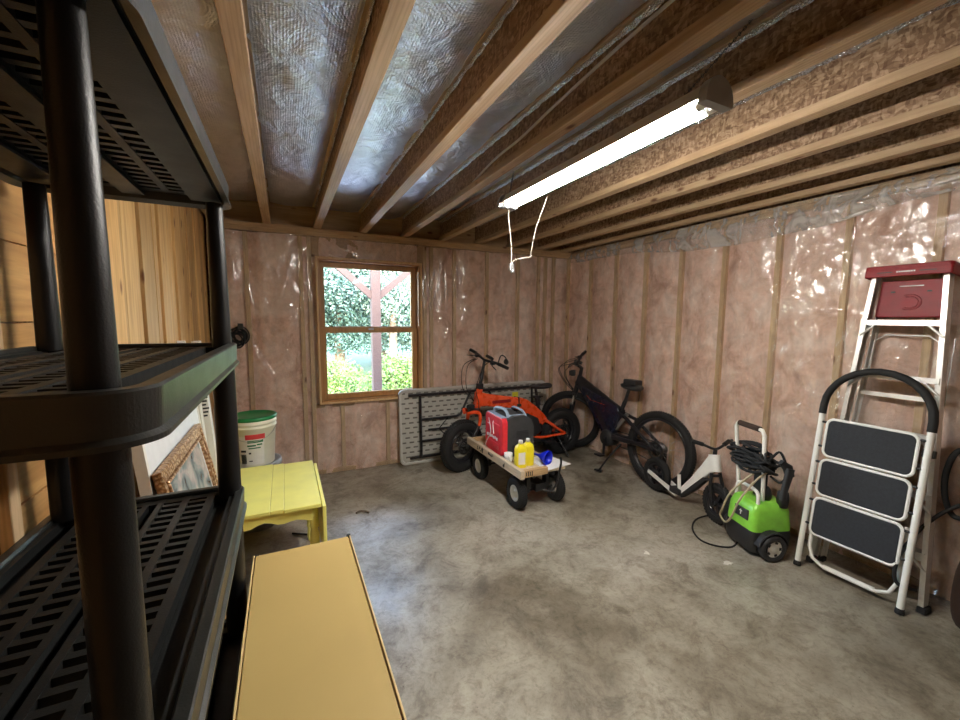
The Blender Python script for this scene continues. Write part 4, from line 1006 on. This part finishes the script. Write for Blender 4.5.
mb.box((-.1765,.10,.275),(.003,.05,.008)); mb.build('white_lettering',M['paper'],pn)
mb=MB()
for i in range(6): mb.box((.02+.0,-gy-.001,.18+i*.014),(.12,.004,.006))
mb.box((-.03,-gy-.002,.10),(.10,.006,.05)); mb.build('vent_slats',M['satin_black'],gn)
mb=MB(); mb.tube([(-.10,-.14,.365),(-.10,-.12,.42),(-.08,0,.435),(-.10,.12,.42),(-.10,.14,.365)],.014,12,smooth_path=4)
mb.tube([(.08,-.14,.36),(.07,-.10,.415),(.06,0,.43),(.07,.10,.415),(.08,.14,.36)],.012,12,smooth_path=4)
for s in (-1,1): mb.tube([(-.10,s*.13,.39),(.08,s*.13,.39)],.012,10)
mb.box((-.145,0,.372),(.05,.30,.03)); mb.build('carry_handle',M['blue_grey'],gn)
mb=MB(); mb.tube([(-.178,.10,.33),(-.181,.05,.20),(-.182,.14,.08),(-.181,.17,.02)],.004,6,smooth_path=5); mb.tube([(-.15,.02,.36),(-.181,.0,.30),(-.182,-.02,.20)],.004,6,smooth_path=5); mb.build('white_strap',M['paper'],gn)
BT=[(1.715,2.77,'yellow jug with white cap and printed label, nearer the cart corner'),(1.800,2.79,'yellow jug with white cap behind the labelled one')]
src=None
def make_bottle(): 
    o=thing('yellow_bottle','x','bottle',group='yellow jugs on the cart')
    mb=MB(); rings=[]
    for z,s in ((0,.92),(.008,1),(.15,1),(.175,.85),(.192,.45),(.20,.42)): rings.append([(x*s,y*s,z) for x,y in rrect(-.046,-.032,.046,.032,.014,3)])
    mb.loft(rings); mb.build('bottle_body',M['yellow_bottle'],o)
    MB().lathe([(0,.226),(.016,.226),(.018,.222),(.018,.198),(0,.198)][::-1],20).build('cap',M['paper'],o)
    mb=MB(); mb.bb((-.03,-.0325,.03),(.03,-.0300,.13)); mb.bb((-.0445,-.02,.03),(-.042,.02,.13)); la=mb.build('label',M['cream'],o)
    mb=MB()
    for k in range(7): mb.bb((-.0455,-.016,.04+k*.012),(-.0443,.008+.004*(k%3),.045+k*.012))
    mb.build('label_print',M['label_black'],la)
    return o
bo=make_bottle(); bo.location=(BT[0][0],BT[0][1],WZ); bo.rotation_euler=(0,0,R(-8)); bo['label']=BT[0][2]
b2=make_bottle(); b2.location=(BT[1][0],BT[1][1],WZ); b2.rotation_euler=(0,0,R(-14)); b2['label']=BT[1][2]
for ch in list(b2.children):
    if ch.name.startswith('label'):
        for c in list(ch.children): bpy.data.objects.remove(c)
        bpy.data.objects.remove(ch)
bf=thing('blue_funnel','bright blue plastic funnel lying on the cart','funnel',(1.93,2.76,WZ+.062),rot=(R(90),0,R(200)))
MB().lathe([(.055,-.06),(.058,-.06),(.056,-.03),(.018,.03),(.010,.05),(.008,.11),(.006,.11),(.008,.05),(.015,.03),(.052,-.03)],28,closed=True).build('funnel_cone',M['blue'],bf)
mb=MB(); mb.lathe([(.054,-.058),(.062,-.058),(.062,-.052),(.054,-.052)],28,closed=True); mb.build('rim',M['blue'],bf)
mb=MB(); mb.prism([(1.86,2.60),(2.13,2.64),(2.08,2.93),(1.87,2.90)],WZ+.001,WZ+.007); tag(mb.build('white_sheet',M['paper']),'flat white sheet overhanging the cart corner under the funnel','sheet')
cu=thing('white_mug','small white mug with a handle on the cart before the generator','mug',(1.69,2.925,WZ))
MB().lathe([(0,.0),(.030,0),(.034,.01),(.036,.075),(.032,.075),(.030,.012),(0,.008)],24).build('mug_body',M['paper'],cu)
MB().tube([(-.02,-.030,.06),(-.02,-.055,.055),(-.02,-.055,.025),(-.02,-.030,.02)],.005,8,smooth_path=4).build('handle',M['paper'],cu)

# ================================================================ PRESSURE WASHER
pw=thing('pressure_washer','lime green and black electric pressure washer with hose coiled on handle','pressure washer',(2.845,1.545,0),rot=(0,0,R(-20)))
mb=MB(); rings=[]
for z,sx,sy,ox in ((.10,1.0,1.0,0),(.20,1.03,1.03,0),(.30,.96,.97,.0),(.345,.86,.86,.005),(.355,.75,.75,.01)):
    rings.append([(x*sx+ox,y*sy,z) for x,y in rrect(-.13,-.125,.14,.125,.035,4)])
mb.loft(rings); gb=mb.build('green_shell',M['green'],pw)
mb=MB(); rings=[]
for z,s in ((.03,.9),(.05,1.0),(.13,1.06),(.175,1.02)): rings.append([(x*s,y*s,z) for x,y in rrect(-.135,-.13,.14,.13,.04,4)])
mb.loft(rings); mb.build('black_base',M['satin_black'],pw)
mb=MB(); mb.box((-.131,-.015,.265),(.012,.12,.07)); cp=mb.build('control_panel',M['dark_grey'],gb,bevel=.006)
mb=MB(); mb.box((-.138,-.015,.268),(.004,.006,.035)); mb.box((-.138,-.015,.275),(.004,.022,.006)); mb.build('panel_logo',M['paper'],cp)
for s in (-1,1):
    Wm=TR(-.02,s*.155,.085)@YAX
    mb=MB(); mb.lathe([(.055,-.028),(.082,-.026),(.086,-.015),(.086,.015),(.082,.026),(.055,.028)],36,Wm,closed=True); wh=mb.build('wheel',M['satin_black'],pw)
    mb=MB(); mb.lathe([(0,.024*s),(.016,.028*s),(.022,.018*s),(.062,.018*s),(.069,.027*s),(.069,-.02*s),(0,-.02*s)],32,Wm)
    rm=mb.build('rim',M['lens'],wh)
    mb=MB()
    for i in range(5): mb.box((.043,0,.018*s),(.014,.018,.006),Wm@Matrix.Rotation(i*1.2566,4,'Z'))
    mb.build('rim_holes',M['label_black'],rm)
    # fender
    mb=MB(); rings=[]
    for i in range(11):
        a=R(10+i*16); rings.append([(-.02+(.098+d)*math.cos(a),s*y,.085+(.098+d)*math.sin(a)) for d,y in ((0,.115),(0,.175),(.008,.17),(.008,.115))])
    mb.loft(rings,sm=False); mb.build('fender',M['satin_black'],pw,bevel=.003)
mb=MB(); mb.tube([(-.05,.115,.33),(-.055,.15,.60),(-.06,.175,.80),(-.06,.160,.83),(-.06,.05,.832),(-.06,-.055,.83),(-.06,-.075,.80),(-.04,-.065,.60),(-.02,-.055,.33)],.0125,12)
hd=mb.build('handle_frame',M['cream'],pw); 
mb=MB(); mb.tube([(-.06,.145,.832),(-.06,-.035,.832)],.019,12); mb.build('grip',M['brown'],hd)
mb=MB(); mb.tube([(-.08,.10,.33),(-.08,.10,.40),(-.075,.08,.43),(-.075,-.04,.43),(-.08,-.085,.40),(-.08,-.085,.31)],.0115,12,smooth_path=3); mb.build('lift_handle',M['cream'],pw)
mb=MB(); rr=random.Random(8)
for i in range(18):
    rx,rz=rr.uniform(.12,.175),rr.uniform(.015,.055); c=Vector((rr.uniform(-.05,-.02),rr.uniform(.01,.06),.61+rr.uniform(-.03,.06))); tl=rr.uniform(-.15,.25)
    mb.tube([c+Vector((.045*math.sin(a*2+i),-rx*math.cos(a),rz*math.sin(a)+tl*rx*-math.cos(a)*-.5)) for a in [k*math.pi/12 for k in range(24)]],.0095,7,closed=True)
mb.tube([(-.02,-.10,.66),(.0,-.14,.71),(.02,-.18,.60),(.0,-.16,.52),(-.02,-.10,.54)],.0075,8,smooth_path=6)
mb.build('black_hose',M['rubber'],pw)
mb=MB(); mb.tube([(-.02,-.03,.57),(-.11,.0,.48),(-.165,.06,.36),(-.18,.10,.24),(-.17,.13,.17),(-.16,.09,.14),(-.165,.03,.21),(-.15,-.02,.36),(-.08,-.06,.50),(-.02,-.08,.56)],.0065,8,smooth_path=8); mb.build('beige_hose',M['beige_hose'],pw)
mb=MB(); mb.beam([(.0,.60,.05,.03),(-.01,.55,.045,.03),(-.03,.46,.035,.03),(-.035,.40,.035,.028)],M=TR(.03,-.19,.02)); mb.beam([(-.02,.66,.03,.025),(.03,.62,.06,.03),(.05,.56,.05,.03)],M=TR(.0,-.17,.0)); mb.build('spray_gun',M['satin_black'],pw)
mb=MB(); mb.lathe([(.0,.0),(.03,0),(.035,.03),(.03,.07),(.012,.09),(0,.09)],16,TR(.02,-.03,.352)); mb.lathe([(.0,.0),(.03,0),(.035,.05),(.03,.10),(0,.11)],16,TR(.08,-.10,.33)); mb.box((.02,.02,.44),(.05,.06,.16)); mb.build('nozzle_holder',M['satin_black'],pw)
# its power cord on the floor
mb=MB(); mb.tube([(2.76,1.60,.06),(2.69,1.60,.012),(2.60,1.66,.008),(2.575,1.76,.008),(2.66,1.88,.008),(2.80,1.96,.008),(2.93,1.97,.008),(2.99,1.90,.03),(2.96,1.80,.10)],.006,8,smooth_path=8)
tag(mb.build('power_cord',M['rubber']),'black power cord looping on the floor beside the green pressure washer','cord')

# ================================================================ STEP STOOL (white, folded)
ss=thing('step_stool','white folding three-step stool with black treads and arched black handle, folded','step stool',(2.875,1.07,0),rot=(0,R(8.3),0))
hw=.238
mb=MB(); path=[(0,hw,.025),(0,hw,.98)]
mb.tube(path,.0155,16); mb.tube([(0,-hw,.025),(0,-hw,.98)],.0155,16); mb.build('front_frame',M['white_paint'],ss)
mb=MB(); mb.tube([(0,hw,.975)]+[(0,(hw)*math.cos(a),1.03+.235*math.sin(a)) for a in [math.pi*i/14 for i in range(15)]]+[(0,-hw,.975)],.0195,16); mb.build('handle_grip',M['rubber'],ss)
for s in (-1,1): MB().lathe([(0,0),(.019,0),(.020,.008),(.018,.03),(0,.03)],16,TR(0,s*hw,0)).build('foot_cap',M['rubber'],ss)
mb=MB(); mb.tube([(.03,hw-.035,.45),(.03,hw-.035,.14),(.03,hw-.06,.075),(.03,hw-.11,.05),(.03,-hw+.11,.05),(.03,-hw+.06,.075),(.03,-hw+.035,.14),(.03,-hw+.035,.45)],.010,12); mb.tube([(.03,hw-.12,.05),(.03,-hw+.12,.05)],.0145,12); mb.build('rear_frame',M['white_paint'],ss)
MX=Matrix(((0,0,1,0),(1,0,0,0),(0,1,0,0),(0,0,0,1)))
for z0,z1 in ((.225,.465),(.475,.705),(.715,.955)):
    mb=MB(); mb.prism(rrect(-hw+.045,z0+.012,hw-.045,z1-.012,.03,5),-.016,.010,MX); st=mb.build('step',M['mat_tread'],ss,bevel=.004)
    mb=MB(); mb.tube([(-.008,y,z) for y,z in rrect(-hw+.038,z0+.006,hw-.038,z1-.006,.035,5)],.0085,10,closed=True); mb.build('tread_rim',M['white_paint'],st)
    for s in (-1,1):
        for zz in (z0+.06,z1-.03): MB().cyl((-.005,s*(hw-.034),zz),(-.005,s*(hw+.002),zz),.007).build('pivot_bolt',M['satin_black'],st)
mb=MB(); mb.box((.02,-hw+.0,.86),(.03,.05,.04)); mb.build('latch',M['satin_black'],ss,bevel=.004)

# ================================================================ ALUMINIUM STEPLADDER
al=thing('stepladder','tall aluminium stepladder with dark red top cap and tray leaning on wall','ladder',(3.005,1.035,0),rot=(0,R(6.2),0))
b0,t0,HT=.262,.155,1.86
def wy(z): return b0+(t0-b0)*z/HT
for s in (-1,1):
    mb=MB()
    for dx,dy,w1,w2 in ((0,0,.022,.004),(0,0,.004,.0)):
        pass
    def rail(x,th,w_,zt):
        rings=[]
        for z in (.03,zt):
            y=s*wy(z); rings.append([(x-w_/2,y-s*0,z),(x+w_/2,y,z),(x+w_/2,y-s*.022,z),(x+w_/2-.004,y-s*.022,z),(x+w_/2-.004,y-s*.003,z),(x-w_/2+.004,y-s*.003,z),(x-w_/2+.004,y-s*.022,z),(x-w_/2,y-s*.022,z)])
        mb.loft(rings,sm=False)
    rail(0,.02,.065,HT-.02); mb.build('front_rail',M['alu'],al)
    mb=MB(); rings=[]
    for z in (.03,HT-.06):
        y=s*(wy(z)-.025); x=.075; rings.append([(x-.02,y,z),(x+.02,y,z),(x+.02,y-s*.016,z),(x+.016,y-s*.016,z),(x+.016,y-s*.003,z),(x-.02,y-s*.003,z)])
    mb.loft(rings,sm=False); mb.build('rear_rail',M['alu'],al)
    mb=MB(); mb.box((0,s*(b0-.008),.018),(.08,.036,.036)); mb.box((.075,s*(b0-.03),.018),(.05,.03,.036)); mb.build('foot',M['rubber'],al,bevel=.006)
    mb=MB(); mb.bb((.03,s*(wy(1.2)+.006)-.002,1.10),(.036,s*(wy(1.2)+.006)+.002,1.46)); mb.build('spreader_bar',M['steel'],al)
for i,z in enumerate((.31,.62,.93,1.24,1.55)):
    h=wy(z); mb=MB(); mb.box((0,0,z),(.080,2*h-.01,.004)); mb.box((-.038,0,z-.014),(.004,2*h-.01,.030)); mb.box((.038,0,z-.010),(.004,2*h-.01,.022))
    st=mb.build('step',M['alu'],al)
    for s in (-1,1): MB().tube([(-.035,s*(h-.075),z-.012),(-.035,s*(wy(z-.09)-.004),z-.09)],.007,6).build('step_brace',M['alu'],st)
for z in (.25,.75,1.12): 
    mb=MB(); mb.box((.075,0,z),(.012,2*wy(z)-.06,.025)); mb.build('rear_brace',M['alu'],al)
for s in (-1,1):
    mb=MB(); mb.tube([(.068,0,1.475),(.068,s*.09,1.475),(.068,s*(wy(1.4)-.045),1.44),(.068,s*(wy(1.2)-.05),1.27)],.005,8); mb.build('wire_brace',M['alu'],al)
mb=MB(); mb.prism(rrect(-.075,-t0-.025,.105,t0+.025,.02,4),1.835,1.86); mb.bb((-.075,-t0-.022,1.795),(-.062,t0+.022,1.84)); mb.bb((-.07,-t0-.024,1.795),(.10,-t0-.012,1.84)); mb.bb((-.07,t0+.012,1.795),(.10,t0+.024,1.84)); cp=mb.build('top_cap',M['red_plastic'],al,bevel=.005)
mb=MB(); mb.bb((-.0765,-.12,1.817),(-.0745,-.055,1.822)); mb.bb((-.0765,.055,1.817),(-.0745,.12,1.822)); mb.build('slot',M['label_black'],cp)
mb=MB()
for i in range(8): mb.box((-.0765,.035-i*.010,1.820),(.0015,.006,.007))
mb.build('raised_lettering',M['paper'],cp)
mb=MB(); pp=[(-wy(1.58)+.028,1.575),(wy(1.58)-.028,1.575),(wy(1.79)-.028,1.79),(-wy(1.79)+.028,1.79)]; mb.prism(pp,.030,.050,MX); ty=mb.build('tool_tray',M['red_plastic'],al,bevel=.006)
mb=MB(); 
for r_ in (.045,.033): mb.tube([(.029,r_*math.cos(a)*1.1,1.66+r_*math.sin(a)) for a in [R(60+k*15) for k in range(17)]],.003,6)
mb.box((.029,0,1.755),(.004,.11,.010)); mb.build('tray_relief',M['red_plastic'],ty)
mb=MB(); mb.box((.0285,0,1.754),(.004,.10,.005)); mb.build('tray_slot',M['paper'],ty)
for s in (-1,1): MB().box((.0285,s*.075,1.722),(.004,.018,.008)).build('tray_hole',M['label_black'],ty)

# ================================================================ RIGHT EDGE CLUTTER
t=thing('hanging_hose','black hose looping at the right edge beside the stepladder','hose',(3.1,.78,0))
mb=MB(); mb.tube([(3.12,.72,.90),(3.11,.765,.86),(3.10,.785,.76),(3.10,.785,.66),(3.10,.765,.57),(3.10,.73,.53),(3.10,.66,.56),(3.10,.60,.64)],.013,10,smooth_path=6)
mb.tube([(3.08,.66,.66),(3.07,.76,.56),(3.02,.83,.44),(2.93,.86,.33),(2.90,.875,.22),(2.91,.86,.14),(2.95,.80,.13)],.009,10,smooth_path=6); mb.build('hose_loop',M['rubber'],t,W=True)
mb=MB(); mb.bb((3.08,.60,.60),(3.17,.72,.80)); mb.build('hose_bracket',M['satin_black'],t,W=True,bevel=.01)
t=thing('brown_bag','dark brown fabric bag slumped against the wall beyond the stepladder','bag',(3.085,.575,0))
mb=MB(); rings=[]
for z,s in ((0,.9),(.04,1.05),(.18,1.05),(.34,.9),(.45,.6),(.50,.3)):
    ring=[]
    for i in range(20):
        a=2*math.pi*i/20; q=1+.10*math.sin(3*a+z*9)+.06*math.sin(7*a+z*20); ring.append((.105*s*q*math.cos(a),.13*s*q*math.sin(a),z))
    rings.append(ring)
mb.loft(rings); mb.build('bag_body',M['brown'],t,subd=1)
mb=MB(); mb.tube([(0,-.05,.48),(-.02,-.02,.57),(-.02,.03,.57),(0,.06,.48)],.008,8,smooth_path=4); mb.build('strap',M['satin_black'],t)
t=thing('utility_wheel','black rubber wheel of a machine cut off at the right edge','wheel',(2.86,.52,.115),rot=(0,0,R(20)))
mb=MB(); k=16; mb.lathe([(.08+.035*math.cos(a),.045*math.sin(a)) for a in [2*math.pi*i/k for i in range(k)]],40,YAX,closed=True); mb.build('tyre',M['rubber'],t)
mb=MB(); mb.lathe([(0,.02),(.05,.02),(.055,-.02),(0,-.02)],24,YAX); mb.build('rim',M['dark_grey'],t)

# small litter on the floor
M['mark']=simple('worn_paint',(.72,.70,.64),.6)
PS=[(2.108,1.81,'white chipped paint mark on the concrete left of the pressure washer cord',.10,.045,.9),(2.494,1.506,'white paint mark on the concrete in front of the pressure washer',.11,.05,-.2)]
for x,y,lb,a,b_,rz in PS:
    mb=MB(); rr=random.Random(int(x*100)); pts=[(a*(.12+.35*rr.random())*math.cos(q),b_*(.12+.4*rr.random())*math.sin(q)) for q in [i*math.pi/7 for i in range(14)]]
    mb.prism(pts,0,.0008); o=mb.build('paint_mark',M['mark']); o.location=(x,y,.0004); o.rotation_euler=(0,0,rz); tag(o,lb,'paint mark',group='paint marks on the floor')
mb=MB(); mb.tube([(0,0,.012),(.03,.02,.012),(.07,.0,.012),(.09,-.03,.012)],.008,8,smooth_path=4); o=mb.build('dark_twig',M['bark']); o.location=(.46,3.17,-.002); tag(o,'curved dark stick lying on the floor between yellow table and window','stick')
mb=MB(); mb.tube([(0,0,.010),(.16,-.10,.010)],.007,8); o=mb.build('metal_rod',M['satin_black']); o.location=(.0,3.05,-.001); tag(o,'short black rod lying on the floor under the yellow table','rod')
